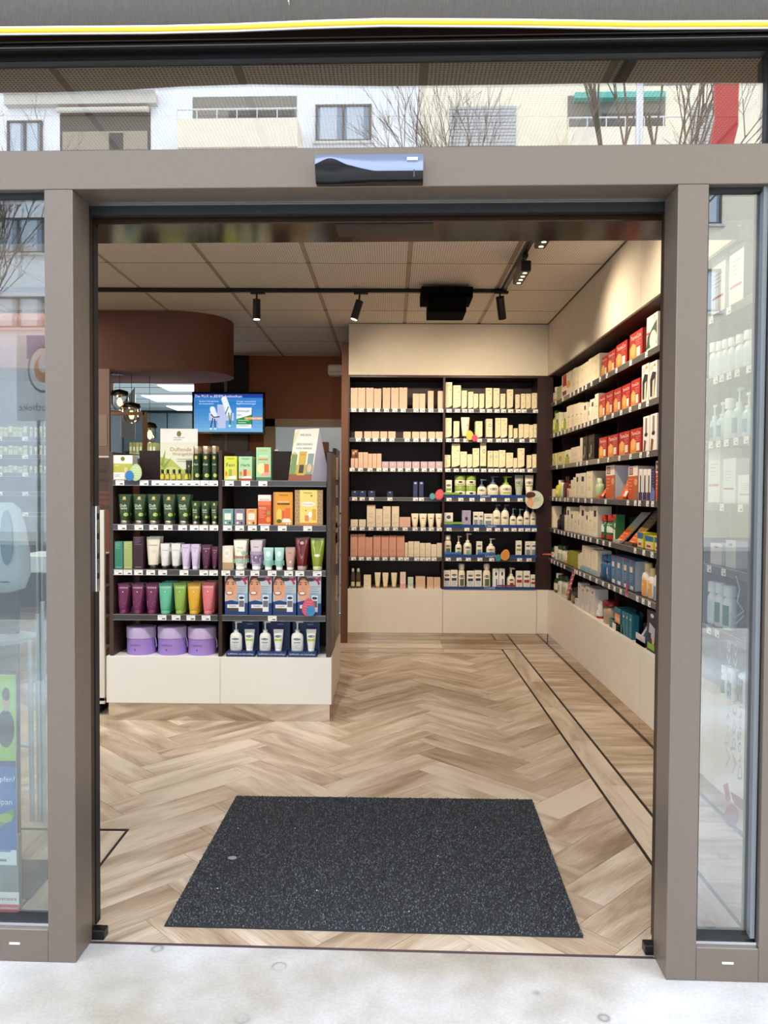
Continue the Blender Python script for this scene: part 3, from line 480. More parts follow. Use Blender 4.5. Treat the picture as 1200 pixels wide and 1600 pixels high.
def price(parent, loc, rz=0, me=None):
    o = bpy.data.objects.new('price_label', me or PM); COL.objects.link(o); o.parent = parent; o.location = loc; o.rotation_euler[2] = rz; return o
# ================================================================== the shop front (its own slightly turned frame)
def SF(name, **pr): return empty(name, (0, SY0, 0), TH, **pr)
ZH, ZT, ZTT = 2.505, 2.628, 2.94
door = SF('door_1', kind='structure')
for x0, x1 in ((-1.115, -1.023), (.883, .977)):
    m = MB().box(x0, x1, 0, .13, 0, ZH, BROWN, .002); m.box(x0+.004 if x0 > 0 else x1-.02, x0+.02 if x0 > 0 else x1-.004, .13, .165, 0, ZH, BROWN_D); m.build('post', door)
MB().box(-2.2, 1.30, 0, .13, ZH, ZT, BROWN, .002).build('header_beam', door)
MB().box(-1.06, .93, .135, .165, 2.47, 2.56, RUBBER).box(-1.06, .93, .131, .136, 2.50, 2.508, STEEL).build('door_track', door)
m = MB().box(-1.9, 1.8, .17, .38, 2.452, 2.62, mat('3a2a1f', .12, .5), .003); m.box(-.20, .13, .18, .3, 2.446, 2.452, BLACK); m.build('operator_casing', door)
for sx, nm in ((-1, 'left'), (1, 'right')):
    x = -1.026 if sx < 0 else .898; lf = MB().box(x, x-sx*-.018 if sx < 0 else x+.018, .175, .21, .03, 2.46, RUBBER)
    x2 = x-1.0 if sx < 0 else x+1.0
    lf.box(x2-.01, x2+.01, .175, .21, .03, 2.46, RUBBER).box(min(x, x2), max(x, x2), .18, .205, .03, .05, RUBBER).build('leaf_frame', door)
    MB().box(min(x, x2)+.012, max(x, x2)-.012, .188, .196, .05, 2.44, PLEXI).build('leaf_glass', door)
    g = MB().box(x-.012 if sx < 0 else x-.042, x+.044 if sx < 0 else x+.02, .13, .17, .0, .034, BLACK, .003); g.build('floor_guide', door)
a0 = atS(143, 925, .17)[2]; a1 = atS(143, 790, .17)[2]
m = MB().box(-1.014, -1.006, .168, .2, a0, a1, STEEL, .002)
for i in range(5): m.lathe([(.006, 0), (.006, .004)], BLACK, 8)
m = MB().box(-1.03, -1.018, .166, .2, a0, a1, STEEL, .002)
for i in range(4): z = a0+(a1-a0)*(.15+.23*i); m.box(-1.0185, -1.017, .174, .19, z, z+.02, BLACK)
m.build('lock_plate', door)
MB().box(-1.02, .88, .112, .124, -.004, .0015, mat('4a3a44', .4)).build('threshold_strip', door)
# side panes and transom
def pane(n, x0, x1, z0, z1, gm, sill=True):
    r = SF(n, kind='structure'); MB().box(x0, x1, .045, .053, z0, z1, gm).build('glass_pane', r)
    m = MB(); e = .012
    for a, b, c, d in ((x0, x0+e, z0, z1), (x1-e, x1, z0, z1), (x0, x1, z0, z0+e), (x0, x1, z1-e, z1)): m.box(a, b, .03, .07, c, d, RUBBER)
    m.build('glazing_seal', r)
    if sill:
        MB().box(x0, x1, 0, .12, 0, z0-.014, BROWN, .002).build('bottom_rail', r); MB().box(x0, x1, .012, .1, z0-.014, z0, STEEL).build('sill_strip', r)
        cx = atS(23, 1477, 0)[0] if x0 < 0 else atS(1137, 1508, 0)[0]; MB().box(cx-.018, cx+.018, -.003, .001, .057, .064, mat('d8d4cc', .4), .001).build('drain_cap', r)
    return r
wl = pane('window_1', -2.2, -1.115, .122, ZH, glass('left_pane_glass', .14, (.90, .95, .95), .4))
wr = pane('window_2', .977, 1.172, .122, ZH, GLASS_R)
wt = pane('window_3', -2.2, 1.172, ZT, ZTT-.005, GLASS_T, False)
m = MB().box(1.152, 1.166, .02, .045, .13, ZH, mat('7c8288', .4, .3)); m.box(1.157, 1.172, .05, .1, .13, ZH, mat('8f969c', .3, .8)); m.build('edge_profile', wr)
fr = SF('trim_1', kind='structure')
MB().box(1.172, 1.30, 0, .13, 0, ZTT, BROWN, .002).build('outer_post', fr); MB().box(-2.3, -2.2, 0, .13, 0, ZTT, BROWN, .002).build('outer_post', fr)
m = MB().box(-2.3, 1.3, .0, .13, 2.968, 3.06, mat('2a1d14', .4, .3), .002); m.box(-2.3, 1.3, .02, .062, 2.934, 2.966, mat('1c1a18', .3, .3)); m.box(-2.3, 1.3, .004, .03, 2.953, 2.963, mat('6a6866', .25, .8), .002); m.build('top_frame', fr)
# awning valance hanging just in front of the frame
aw = SF('fabric_awning', label='grey fabric awning with a yellow and white hem above the entrance', category='awning')
GREYF = mat('65615c', .9, 0, .10, .5, 260, stretch=(1, 1, .12)); pts = [(-60, 59), (0, 57.5), (120, 55), (240, 50.5), (360, 47), (480, 45.5), (600, 44.5), (800, 43.5), (1000, 43), (1200, 42.5), (1300, 42)]
low = [atS(px, py, -.115) for px, py in pts]; low[0] = (-2.3, -.115, low[0][2]); low[-1] = (1.8, -.115, low[-1][2])
def band(lo, hi, y, m, name, th=.002):
    b = MB(); n = len(low)
    V = [(p[0], y-.01*sin(i*1.3), p[2]+lo) for i, p in enumerate(low)]+[(p[0], y-.01*sin(i*1.3), p[2]+hi) for i, p in enumerate(low)]
    W = [(v[0], v[1]+th, v[2]) for v in V]
    b.add(V+W, [(i, i+1, n+i+1, n+i) for i in range(n-1)]+[(2*n+i, 3*n+i, 3*n+i+1, 2*n+i+1) for i in range(n-1)]+[(i, 2*n+i, 2*n+i+1, i+1) for i in range(n-1)]+[(n+i, n+i+1, 3*n+i+1, 3*n+i) for i in range(n-1)], m, True); return b.build(name, aw)
band(0, .32, -.115, GREYF, 'valance', .006); band(-.0005, .0235, -.1175, mat('f1efe8', .6), 'white_hem', .003); band(.004, .0175, -.1195, mat('e6c22c', .6), 'yellow_tape', .003)
m = MB(); sx = atS(451, 10, -.125)[0]
for i in range(26): m.box(sx-.0015, sx+.0015, -.131, -.112, 3.0+i*.0085, 3.0045+i*.0085, mat('c8c4b8', .6))
m.build('stitching', aw)
MB().box(-2.3, 1.8, -.16, .0, 3.28, 3.5, mat('6b6862', .6), .02).build('cassette', aw)
# masonry around the shop front
STONE = mat('b9b4aa', .8, 0, .05, .1, 8)
r = SF('wall_front', kind='structure'); MB().box(-8, 5, .0, .2, 3.06, 6, STONE).box(-8, -5.2, 0, .2, 0, 2.99, STONE).box(1.30, 5, 0, .2, 0, 2.99, STONE).box(-5.2, -2.3, 0, .2, 0, .5, STONE).build('masonry', r)
for k, (x0, x1) in enumerate(((-3.7, -2.3), (-5.2, -3.76))): pane('window_%d' % (4+k), x0, x1, .52, 2.99, GLASS, False)
# door sensor on the header beam
c = atS(578, 270, 0); sr = empty('door_sensor', S2W(c[0], 0, c[2]), TH, label='black motion sensor housing mounted on the bronze beam over the doorway', category='sensor')
W2, Z0, Z1 = .1665, -.042, .040
def prof(t): return -.008+.026*math.exp(-((t-.14)/.13)**2)*1.0-.014*min(1, max(0, (t-.35)/.2))+.006
m = MB(); n = 26; V = []
for i in range(n+1):
    t = i/n; x = -W2+2*W2*t; V += [(x, -.05, Z1-.004), (x, -.054, prof(t)), (x, 0, Z1)]
F = []
for i in range(n): F += [(3*i, 3*i+1, 3*i+4, 3*i+3), (3*i+2, 3*i, 3*i+3, 3*i+5)]
m.add(V, F, mat('7f8aa6', .25, .2), True); m.add([(-W2, -.05, Z1-.004), (-W2, -.054, prof(0)), (-W2, 0, Z0), (-W2, 0, Z1)], [(0, 3, 2, 1)], mat('5a6278', .3)); m.add([(W2, -.05, Z1-.004), (W2, -.054, prof(1)), (W2, 0, Z0), (W2, 0, Z1)], [(0, 1, 2, 3)], mat('5a6278', .3)); m.build('upper_cover', sr)
m = MB(); V = []
for i in range(n+1):
    t = i/n; x = -W2+2*W2*t; V += [(x, -.0545, prof(t)-.001), (x, -.046, (prof(t)+Z0)/2-.004), (x, -.030, Z0), (x, 0, Z0)]
F = []
for i in range(n): F += [(4*i+j, 4*i+1+j, 4*i+5+j, 4*i+4+j) for j in (0, 1, 2)]
m.add(V, F, mat('15171a', .18), True).build('lower_lens', sr)
MB().box(W2*.82, W2*.845, -.054, -.046, -.034, -.012, mat('4a4c50', .3)).build('lens_rib', sr)
m = MB().box(W2*.70, W2*.90, -.0545, -.0515, .016, .0245, mat('e6e8ea', .4))
decor(m, [('t', 'GEZE', .5, .5, .7, '7a8088')], W2*.16, .0085); m2 = m; m2.v = [(x+W2*.80, y-.0545, z+.016) if k >= 8 else (x, y, z) for k, (x, y, z) in enumerate(m2.v)]; m2.build('maker_plate', sr)
# ================================================================== outside: pavement, street, opposite houses (mirrored by the panes)
def concrete():
    m = bpy.data.materials.new('worn_concrete'); m.use_nodes = True; nt = m.node_tree; b = nt.nodes['Principled BSDF']; N = nt.nodes.new; L = nt.links.new
    tc = N('ShaderNodeTexCoord')
    def no(s, d=5): n = N('ShaderNodeTexNoise'); n.inputs['Scale'].default_value = s; n.inputs['Detail'].default_value = d; L(tc.outputs['Object'], n.inputs['Vector']); return n
    a = no(.9); f = no(90, 8); c = no(7)
    cr = N('ShaderNodeValToRGB'); cr.color_ramp.elements[0].position = .4; cr.color_ramp.elements[1].position = .62; cr.color_ramp.elements[0].color = lin('aca69c'); cr.color_ramp.elements[1].color = lin('cfd2d7'); L(a.outputs[0], cr.inputs[0])
    fr = N('ShaderNodeMapRange'); fr.inputs[1].default_value = .3; fr.inputs[2].default_value = .7; fr.inputs[3].default_value = .9; fr.inputs[4].default_value = 1.06; L(f.outputs[0], fr.inputs[0])
    fc = N('ShaderNodeMapRange'); fc.inputs[1].default_value = .35; fc.inputs[2].default_value = .65; fc.inputs[3].default_value = .93; fc.inputs[4].default_value = 1.04; L(c.outputs[0], fc.inputs[0])
    mu = N('ShaderNodeMath'); mu.operation = 'MULTIPLY'; L(fr.outputs[0], mu.inputs[0]); L(fc.outputs[0], mu.inputs[1])
    v = N('ShaderNodeVectorMath'); v.operation = 'SCALE'; L(cr.outputs[0], v.inputs[0]); L(mu.outputs[0], v.inputs['Scale'])
    vo = N('ShaderNodeTexVoronoi'); vo.inputs['Scale'].default_value = 5; L(tc.outputs['Object'], vo.inputs['Vector'])   # drip rings
    rr = N('ShaderNodeValToRGB'); e = rr.color_ramp.elements; e[0].position = 0; e[0].color = (.9, .9, .9, 1); e[1].position = .16; e[1].color = (1, 1, 1, 1)
    for p, q in ((.08, .88), (.11, .5), (.135, .9)): x = rr.color_ramp.elements.new(p); x.color = (q, q, q, 1)
    L(vo.outputs['Distance'], rr.inputs[0])
    sp = no(2.3, 2); g = N('ShaderNodeValToRGB'); g.color_ramp.elements[0].position = .42; g.color_ramp.elements[1].position = .5; L(sp.outputs[0], g.inputs[0])
    mx = N('ShaderNodeMix'); mx.data_type = 'RGBA'; L(g.outputs[0], mx.inputs[0]); mx.inputs[6].default_value = (1, 1, 1, 1); L(rr.outputs[0], mx.inputs[7])
    mm = N('ShaderNodeMix'); mm.data_type = 'RGBA'; mm.blend_type = 'MULTIPLY'; mm.inputs[0].default_value = 1; L(v.outputs[0], mm.inputs[6]); L(mx.outputs[2], mm.inputs[7])
    dv = N('ShaderNodeVectorMath'); dv.operation = 'DISTANCE'; dv.inputs[1].default_value = (-.02, -.35, 0); L(tc.outputs['Object'], dv.inputs[0])      # browner, darker round patch in front of the door
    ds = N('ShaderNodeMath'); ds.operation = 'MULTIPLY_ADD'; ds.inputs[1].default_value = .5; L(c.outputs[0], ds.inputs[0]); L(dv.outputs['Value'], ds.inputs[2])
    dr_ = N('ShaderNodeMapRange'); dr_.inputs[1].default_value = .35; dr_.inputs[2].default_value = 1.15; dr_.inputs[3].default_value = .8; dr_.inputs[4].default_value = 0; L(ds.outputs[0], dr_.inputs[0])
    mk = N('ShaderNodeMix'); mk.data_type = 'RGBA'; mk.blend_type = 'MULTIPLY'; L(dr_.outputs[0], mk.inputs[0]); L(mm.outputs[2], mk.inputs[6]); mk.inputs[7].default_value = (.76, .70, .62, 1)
    L(mk.outputs[2], b.inputs['Base Color']); b.inputs['Roughness'].default_value = .55
    bp = N('ShaderNodeBump'); bp.inputs['Strength'].default_value = .15; bp.inputs['Distance'].default_value = .003; L(f.outputs[0], bp.inputs['Height']); L(bp.outputs[0], b.inputs['Normal']); return m
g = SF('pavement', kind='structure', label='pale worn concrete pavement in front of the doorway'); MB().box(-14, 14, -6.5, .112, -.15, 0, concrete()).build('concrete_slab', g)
g = SF('street', kind='structure'); MB().box(-30, 30, -20.2, -6.5, -.3, -.12, mat('6a6b6e', .8, 0, .1, .1, 6)).build('asphalt', g); MB().box(-30, 30, -25, -20.2, -.3, 0, mat('bdbbb6', .8)).build('far_pavement', g)
D = 25.0
def fp(px, py): p = atS(px, py, D); return p[0], p[2]
def frect(mb, x0, y0, x1, y1, m, dep=(-D, -D+.05)):
    a = fp(x0, y0); b = fp(x1, y1); return mb.box(a[0], b[0], dep[0], dep[1], b[1], a[1], m)
FW_, FC_ = mat('e4e8ee', .8, 0, .02, 0, 2), mat('e9e2cc', .8, 0, .02, 0, 2)
def house(name, label, fm, x0, x1, openings):
    r = SF(name, label=label, category='building'); m = MB()
    # wall as strips between the openings' rows; openings are boxes let into it
    m.box(x0, x1, -D-6, -D, 0, 19, fm); m.build('facade_wall', r)
    for (px0, py0, px1, py1, kind) in openings:
        a = fp(px0, py0); b = fp(px1, py1)
        if kind == 'window':
            f = MB(); X0, X1, Z0, Z1 = a[0], b[0], b[1], a[1]; e = .07
            for q in ((X0, X0+e, Z0, Z1), (X1-e, X1, Z0, Z1), (X0, X1, Z0, Z0+e), (X0, X1, Z1-e, Z1), ((X0+X1)/2-e/2, (X0+X1)/2+e/2, Z0, Z1)): f.box(q[0], q[1], -D, -D+.08, q[2], q[3], mat('55504e', .5))
            f.box(X0-.1, X1+.1, -D, -D+.14, Z0-.08, Z0, mat('c9c9c6', .5)); fo = f.build('window', r)
            MB().box(X0+e, X1-e, -D+.01, -D+.03, Z0+e, Z1-e, mat('7e90a4', .15)).build('pane', fo)
            c = MB()
            for u in (.08, .56): c.box(X0+(X1-X0)*u, X0+(X1-X0)*(u+.3), -D+.032, -D+.036, Z0+e, Z1-e, mat('b9c6d2', .8))
            c.build('curtain', fo)
        elif kind == 'blind':
            f = MB(); X0, X1, Z0, Z1 = a[0], b[0], b[1], a[1]
            n = 12
            for i in range(n): z = Z0+(Z1-Z0)*i/n; f.box(X0, X1, -D+.0, -D+.05+.01*(i % 2), z, z+(Z1-Z0)/n*.86, mat('b4b6ba', .6))
            f.box(X0, X1, -D, -D+.02, Z0, Z1, mat('6a6a6e', .6)); f.build('roller_shutter', r)
        elif kind == 'loggia':
            X0, X1, Z0, Z1 = a[0], b[0], b[1], a[1]; f = MB(); dk = mat('4c4b4a', .8)
            f.box(X0, X1, -D, -D+.02, Z0, Z1, dk); f.box(X0+.1, X1-.1, -D+.02, -D+.05, Z0, Z0+(Z1-Z0)*.45, mat('9a9284', .8)); f.box(X0+(X1-X0)*.55, X0+(X1-X0)*.7, -D+.05, -D+.08, Z0, Z0+(Z1-Z0)*.4, mat('2e3238', .5))
            f.build('loggia', r); g = MB().rod((X0, -D+.2, Z1-.1), (X1, -D+.2, Z1-.1), .1, mat('c9c6be', .7)); g.build('rolled_awning', r)
        elif kind == 'balcony':
            X0, X1, Z0, Z1 = a[0], b[0], b[1], a[1]; f = MB(); f.box(X0, X1, -D, -D+.02, Z0, Z1, mat('7a7874', .8)); f.box(X0+(X1-X0)*.35, X1-.1, -D+.02, -D+.04, Z0, Z0+(Z1-Z0)*.6, mat('3c4046', .4)); f.build('recess', r)
            f = MB().box(X0-.2, X1+.2, -D+.0, -D+1.2, Z0-1.0, Z0-.05, mat('e8e0cc', .7)); f.build('parapet', r)
            f = MB().rod((X0-.2, -D+1.2, Z0+.25), (X1+.2, -D+1.2, Z0+.25), .03, mat('dcdcdc', .4))
            for i in range(7): x = X0-.2+(X1-X0+.4)*i/6; f.rod((x, -D+1.2, Z0-.1), (x, -D+1.2, Z0+.25), .018, mat('dcdcdc', .4))
            f.build('railing', r)
    return r
x58 = fp(598, 200)[0]; x66 = fp(655, 200)[0]
Lh = house('white_house', 'white apartment house with loggias mirrored in the glass over the door', FW_, -26, x66,
    [(10, 188, 65, 250, 'window'), (92, 170, 234, 232, 'loggia'), (300, 150, 463, 205, 'balcony'), (493, 163, 580, 220, 'window'), (-14, 340, 68, 395, 'window'), (-14, 463, 68, 512, 'window'), (300, 300, 460, 350, 'balcony'), (493, 300, 580, 350, 'window')])
a = fp(10, 131); b = fp(246, 149); MB().box(a[0], b[0], -D, -D+.5, b[1], a[1], mat('eef4fc', .5)).box(a[0], b[0], -D, -D+.3, b[1]-.35, b[1], mat('c6c2ba', .8)).build('roof_edge', Lh)
Rh = house('cream_house', 'cream apartment house with roller shutters mirrored in the glass right of centre', FC_, x66, 26,
    [(702, 165, 806, 226, 'blind'), (888, 148, 1040, 218, 'balcony'), (1080, 165, 1122, 224, 'blind'), (1072, 290, 1128, 350, 'window'), (1072, 420, 1126, 487, 'window'), (702, 300, 806, 360, 'blind')])
a = fp(896, 151); b = fp(1036, 158); MB().box(a[0], b[0], -D+.06, -D+.4, b[1], a[1], mat('58b0a8', .4)).build('teal_awning_roll', Rh)
BARK = mat('6a6056', .9)
def tree(name, px, spread, seed, label, dist=17.0):
    rnd = random.Random(seed); p = atS(px, 300, dist); r = SF(name, label=label, category='tree', group=None) ; del r['group']
    m = MB()
    def grow(a, d, L, rad, lv):
        b = a+d*L; m.rod(a, b, rad, BARK, 5, rad*.7)
        if lv == 0: return
        for k in range(3 if lv > 1 else 4):
            nd = (d+Vector((rnd.uniform(-1, 1)*spread, rnd.uniform(-1, 1)*spread, rnd.uniform(-.1, .5)))).normalized(); grow(a+d*L*rnd.uniform(.55, 1), nd, L*rnd.uniform(.6, .8), rad*.6, lv-1)
    grow(Vector((p[0], -dist, 0)), Vector((0, 0, 1)), 4.6, .09, 6); m.build('bare_branches', r); return r
tree('bare_tree', 790, .62, 3, 'larger bare street tree mirrored in the glass over the door'); tree('bare_tree', 990, .42, 8, 'slimmer bare street tree mirrored beside the cream house', 12.0); tree('bare_tree', -70, .6, 12, 'bare street tree mirrored in the left side pane')
# red hanging sign and white shop sign, both out on the pavement side and seen mirrored
def sgn(px, py, sy): p = atS(px, py, sy); return p[0], p[2]
a = sgn(1112, 125, 4.0); b = sgn(1158, 235, 4.0); r = SF('red_banner', label='red curved banner mirrored at the right end of the glass over the door', category='banner')
H_ = a[1]-b[1]; Wd = b[0]-a[0]; m = MB().plate([(a[0]+Wd*.45*(.5+.5*cos(t*pi))*0+a[0]*0+0, 0) for t in ()] or [(a[0]+Wd*.25, b[1]+H_*.55), (a[0], b[1]-.1), (a[0]+Wd*.7, b[1]-.1), (b[0], b[1]+H_*.4), (b[0], a[1]), (a[0]+Wd*.2, a[1])], -4.0, -3.97, mat('c4323a', .5)); m.build('cloth', r)
MB().rod((a[0]-.1, -3.985, a[1]+.02), (1.9, -3.985, a[1]+.02), .02, STEEL).rod((1.9, -3.985, a[1]+.02), (1.9, -3.985, 0), .03, STEEL).build('pole', r)
a = sgn(16, 520, 3.6); b = sgn(82, 655, 3.6); r = SF('projecting_sign', label='white sign with blue and orange emblem mirrored in the left pane', category='sign')
W_ = b[0]-a[0]; H_ = a[1]-b[1]; m = MB().box(a[0], b[0], -3.66, -3.6, b[1], a[1], mat('eef2f8', .4)); m.build('sign_box', r)
m = MB(); decor(m, [('r', 0, .75, .72, 1, '4a7ec0'), ('e', .35, .6, .38, .28, '5a6068'), ('e', .35, .6, .34, .25, 'eef2f8'), ('e', .35, .6, .22, .16, 'e0a070'), ('e', .35, .66, .12, .1, 'eef2f8'), ('t', 'apotheke', .5, .14, .9, '6a727c')], W_, H_)
m.v = [(-x+(a[0]+b[0])/2, -y-3.6, z+b[1]) for x, y, z in m.v]; m.build('emblem', r)
MB().rod(((a[0]+b[0])/2, -3.63, b[1]), ((a[0]+b[0])/2, -3.63, 0), .03, STEEL).build('pole', r)
# ================================================================== the room
YB, XW, XH, ZC = 7.904, 1.593, 1.565, 3.233; RW = 9.84
def struct(name, mb, **k): return mb.build(name, kind='structure', **k)
struct('wall_left', MB().box(-5.3, -5.2, 2.6, 10, 0, 3.4, mat('8a5f46', .8)))
struct('wall_right', MB().box(2.0, 2.1, 2.6, 10, 0, 3.4, WALLB))
x0, x1 = at(155, 600, RW)[0], at(303, 600, RW)[0]; zt_, zb_ = at(200, 590, RW)[2], 1.7
dx0, dx1, dz = at(413, 700, RW)[0], -.42, at(480, 655, RW)[2]
rb = MB().box(-5.2, x0, RW, RW+.1, 0, 3.4, WALLB).box(x0, x1, RW, RW+.1, zt_, 3.4, WALLB).box(x0, x1, RW, RW+.1, 0, zb_, WALLB).box(x1, dx0, RW, RW+.1, 0, 3.4, WALLB).box(dx0, dx1, RW, RW+.1, dz, 3.4, WALLB).box(dx1, 2.0, RW, RW+.1, 0, 3.4, WALLB)
struct('wall_back', rb)
bp = empty('trim_2', kind='structure'); a = at(329, 640, RW-.03)[0]; b = at(350, 640, RW-.03)[0]; c = at(355, 640, RW-.03)[0]; d = at(388, 640, RW-.03)[0]
MB().box(a, b, RW-.04, RW, 0, ZC, BLACK).box(c, d, RW-.04, RW, 0, ZC, BLACK).build('black_wall_panel', bp); MB().box(b, c, RW-.03, RW, 0, ZC, mat('8a7a6c', .6)).build('metal_strip', bp)
# rear door
TAN = mat('9a8570', .6); dr = empty('door_2', kind='structure'); fx = at(430, 700, RW)[0]
m = MB().box(dx0, fx, RW-.03, RW+.1, 0, dz, TAN).box(dx0, dx1, RW-.03, RW+.1, at(480, 667, RW)[2], dz, TAN); m.build('door_frame', dr)
MB().box(fx, dx1, RW+.03, RW+.05, 0, dz-.09, mat('8b9494', .25, emit=.6)).build('frosted_pane', dr)  # pane glows by itself, in place of light from behind it
z = at(480, 727, RW)[2]; m = MB()
for k in range(5): m.box(fx, dx1, RW+.018, RW+.03, z-k*.38, z-k*.38+.02, mat('c8d0d0', .4))
m.build('glazing_bar', dr); z = at(535, 802, RW)[2]; MB().rod((-.72, RW-.04, z), (-.6, RW-.04, z), .012, BLACK).box(-.62, -.6, RW-.04, RW+.03, z-.05, z+.05, BLACK).build('door_handle', dr)
# brown pier beside the rear shelving
struct('wall_pier', MB().box(-.510, -.441, 7.93, RW, 0, 3.05, mat('6a4534', .7)))
# office seen through the opening
GR = mat('6f7d80', .7)
of = empty('wall_office', kind='structure'); MB().box(-5.2, -1.6, 14.4, 14.5, 0, 3.1, mat('59646a', .6)).box(-5.3, -5.2, 9.94, 14.5, 0, 3.1, GR).box(-1.6, -1.5, 9.94, 14.5, 0, 3.1, GR).box(-5.2, -1.5, 9.94, 14.5, 3.0, 3.1, mat('8f9c9c', .7)).build('office_shell', of)
m = MB()
for k in range(6): m.box(-5.2, -1.6, 10.4+.7*k, 10.41+.7*k, 2.995, 3.0, mat('4a5658', .7))
m.build('ceiling_joint', of)
for px0, px1, ya, yb in ((256, 340, 10.75, 11.35), (230, 340, 11.95, 12.75), (268, 340, 13.45, 14.15)):
    xa = (px0-611)/FPX*ya; lp = empty('office_ceiling_light', ((xa-2)/2, (ya+yb)/2, 2.98), label={10.75: 'nearest', 11.95: 'middle, longest', 13.45: 'farthest'}[ya]+' white ceiling light panel in the back office', category='ceiling light', group='back office light panels')
    ww = (-1.8-xa)/2; MB().box(-ww, ww, -(yb-ya)/2, (yb-ya)/2, 0, .02, mat('eef6f8', .4, emit=2.2)).build('diffuser', lp); MB().box(-ww-.02, ww+.02, -(yb-ya)/2-.02, (yb-ya)/2+.02, .01, .03, WHITE).build('frame', lp)
oc = empty('office_cabinet', (-3.3, 13.4, 0), label='grey wall of cupboards at the far end of the back office', category='cabinet')
m = MB()
for k in range(4): m.box(-1.6+.8*k, -.82+.8*k, .9, .95, 2.25, 2.95, mat('6f7f86', .4), .004)
m.build('cupboard_door', oc); MB().box(-1.6, 1.6, .5, 1, 2.12, 2.16, mat('c8d4d6', .4)).build('shelf_board', oc); MB().box(-1.6, 1.6, .6, 1.0, 1.0, 1.6, mat('3c464a', .6)).build('lower_body', oc)
for k in range(16):
    px = 202+k*5.2+(8 if k > 7 else 0); p = at(px, 706, 13.3); MB().box(0, .048, 0, .25, 0, .19, mat(('a59a52', '98904a', 'b0a868')[k % 3], .6), .002).box(.008, .04, -.001, 0, .05, .12, mat('d8d4b0', .6)).build('file_folder', loc=(p[0], 13.3, 2.16-.0), label=f'yellow green file folder, {ORD[k+1]} from left on the office shelf', category='folder', group='office file folders')
# white panels of the office left of the opening
p = at(152, 627, 9.78); q = at(177, 597, 9.78)
struct('trim_3', MB().plate([at(152, 597, 9.6)[0::2], at(177, 597, 9.6)[0::2], at(177, 632, 9.6)[0::2], at(152, 624, 9.6)[0::2]], 9.6, 9.62, mat('c4cfd8', .2)))
struct('trim_4', MB().plate([at(177, 632, 9.95)[0::2], at(201, 600, 9.95)[0::2], at(201, 685, 9.95)[0::2], at(177, 680, 9.95)[0::2]], 10.2, 10.22, mat('a9c2d0', .2)))
# ---- ceiling of perforated panels on rails
def perf():
    m = bpy.data.materials.new('perforated_ceiling'); m.use_nodes = True; nt = m.node_tree; b = nt.nodes['Principled BSDF']; N = nt.nodes.new; L = nt.links.new
    tc = N('ShaderNodeTexCoord'); mp = N('ShaderNodeMapping'); mp.inputs['Scale'].default_value = (60, 60, 60); L(tc.outputs['Object'], mp.inputs[0])
    sep = N('ShaderNodeSeparateXYZ'); L(mp.outputs[0], sep.inputs[0]); outs = []
    for a in (0, 1):
        f = N('ShaderNodeMath'); f.operation = 'FRACT'; L(sep.outputs[a], f.inputs[0]); s = N('ShaderNodeMath'); s.operation = 'SUBTRACT'; s.inputs[1].default_value = .5; L(f.outputs[0], s.inputs[0]); q = N('ShaderNodeMath'); q.operation = 'MULTIPLY'; L(s.outputs[0], q.inputs[0]); L(s.outputs[0], q.inputs[1]); outs.append(q)
    ad = N('ShaderNodeMath'); L(outs[0].outputs[0], ad.inputs[0]); L(outs[1].outputs[0], ad.inputs[1]); lt = N('ShaderNodeMath'); lt.operation = 'LESS_THAN'; lt.inputs[1].default_value = .05; L(ad.outputs[0], lt.inputs[0])
    mx = N('ShaderNodeMix'); mx.data_type = 'RGBA'; L(lt.outputs[0], mx.inputs[0]); mx.inputs[6].default_value = lin('e6ddd0'); mx.inputs[7].default_value = lin('4a4238'); L(mx.outputs[2], b.inputs['Base Color']); b.inputs['Roughness'].default_value = .8; return m
PERF = perf(); ce = empty('ceiling', (0, 0, ZC), kind='structure')
MB().box(-5.2, 2.0, 2.5, RW, .03, .1, mat('5a5048', .9)).build('upper_deck', ce)
pmz = None; rails = [.12+.745*k for k in range(-7, 3)]
for i in range(-7, 3):
    for j in range(-4, 7):
        xa, xb = .12+.745*i+.018, .12+.745*(i+1)-.018; ya, yb = 5.075+.757*j+.003, 5.075+.757*(j+1)-.003; xb = min(xb, XH-.005); ya = max(ya, 2.66); yb = min(yb, RW)
        if xb-xa < .05 or yb-ya < .05 or xa < -5.2: continue
        full = xb-xa > .7 and yb-ya > .74
        if full and pmz: o = bpy.data.objects.new('ceiling_panel', pmz); COL.objects.link(o); o.parent = ce
        else:
            o = MB().box(-(xb-xa)/2, (xb-xa)/2, -(yb-ya)/2, (yb-ya)/2, 0, .02, PERF, .002).build('ceiling_panel', ce)
            if full: pmz = o.data
        o.location = ((xa+xb)/2, (ya+yb)/2, 0)
for x in rails[:-1]: MB().box(x-.0165, x+.0165, 2.62, RW, .004, .03, mat('a8977f', .6)).build('ceiling_rail', ce)
for j in range(-3, 7): MB().box(-5.2, XH-.01, 5.075+.757*j-.004, 5.075+.757*j+.004, -.0015, .012, mat('8c7b66', .6)).build('ceiling_rail', ce)
MB().box(XH-.012, XH, 2.62, YB, -.004, .02, BLACK).box(-.438, XH, YB-.012, YB, -.004, .02, BLACK).build('shadow_gap', ce)
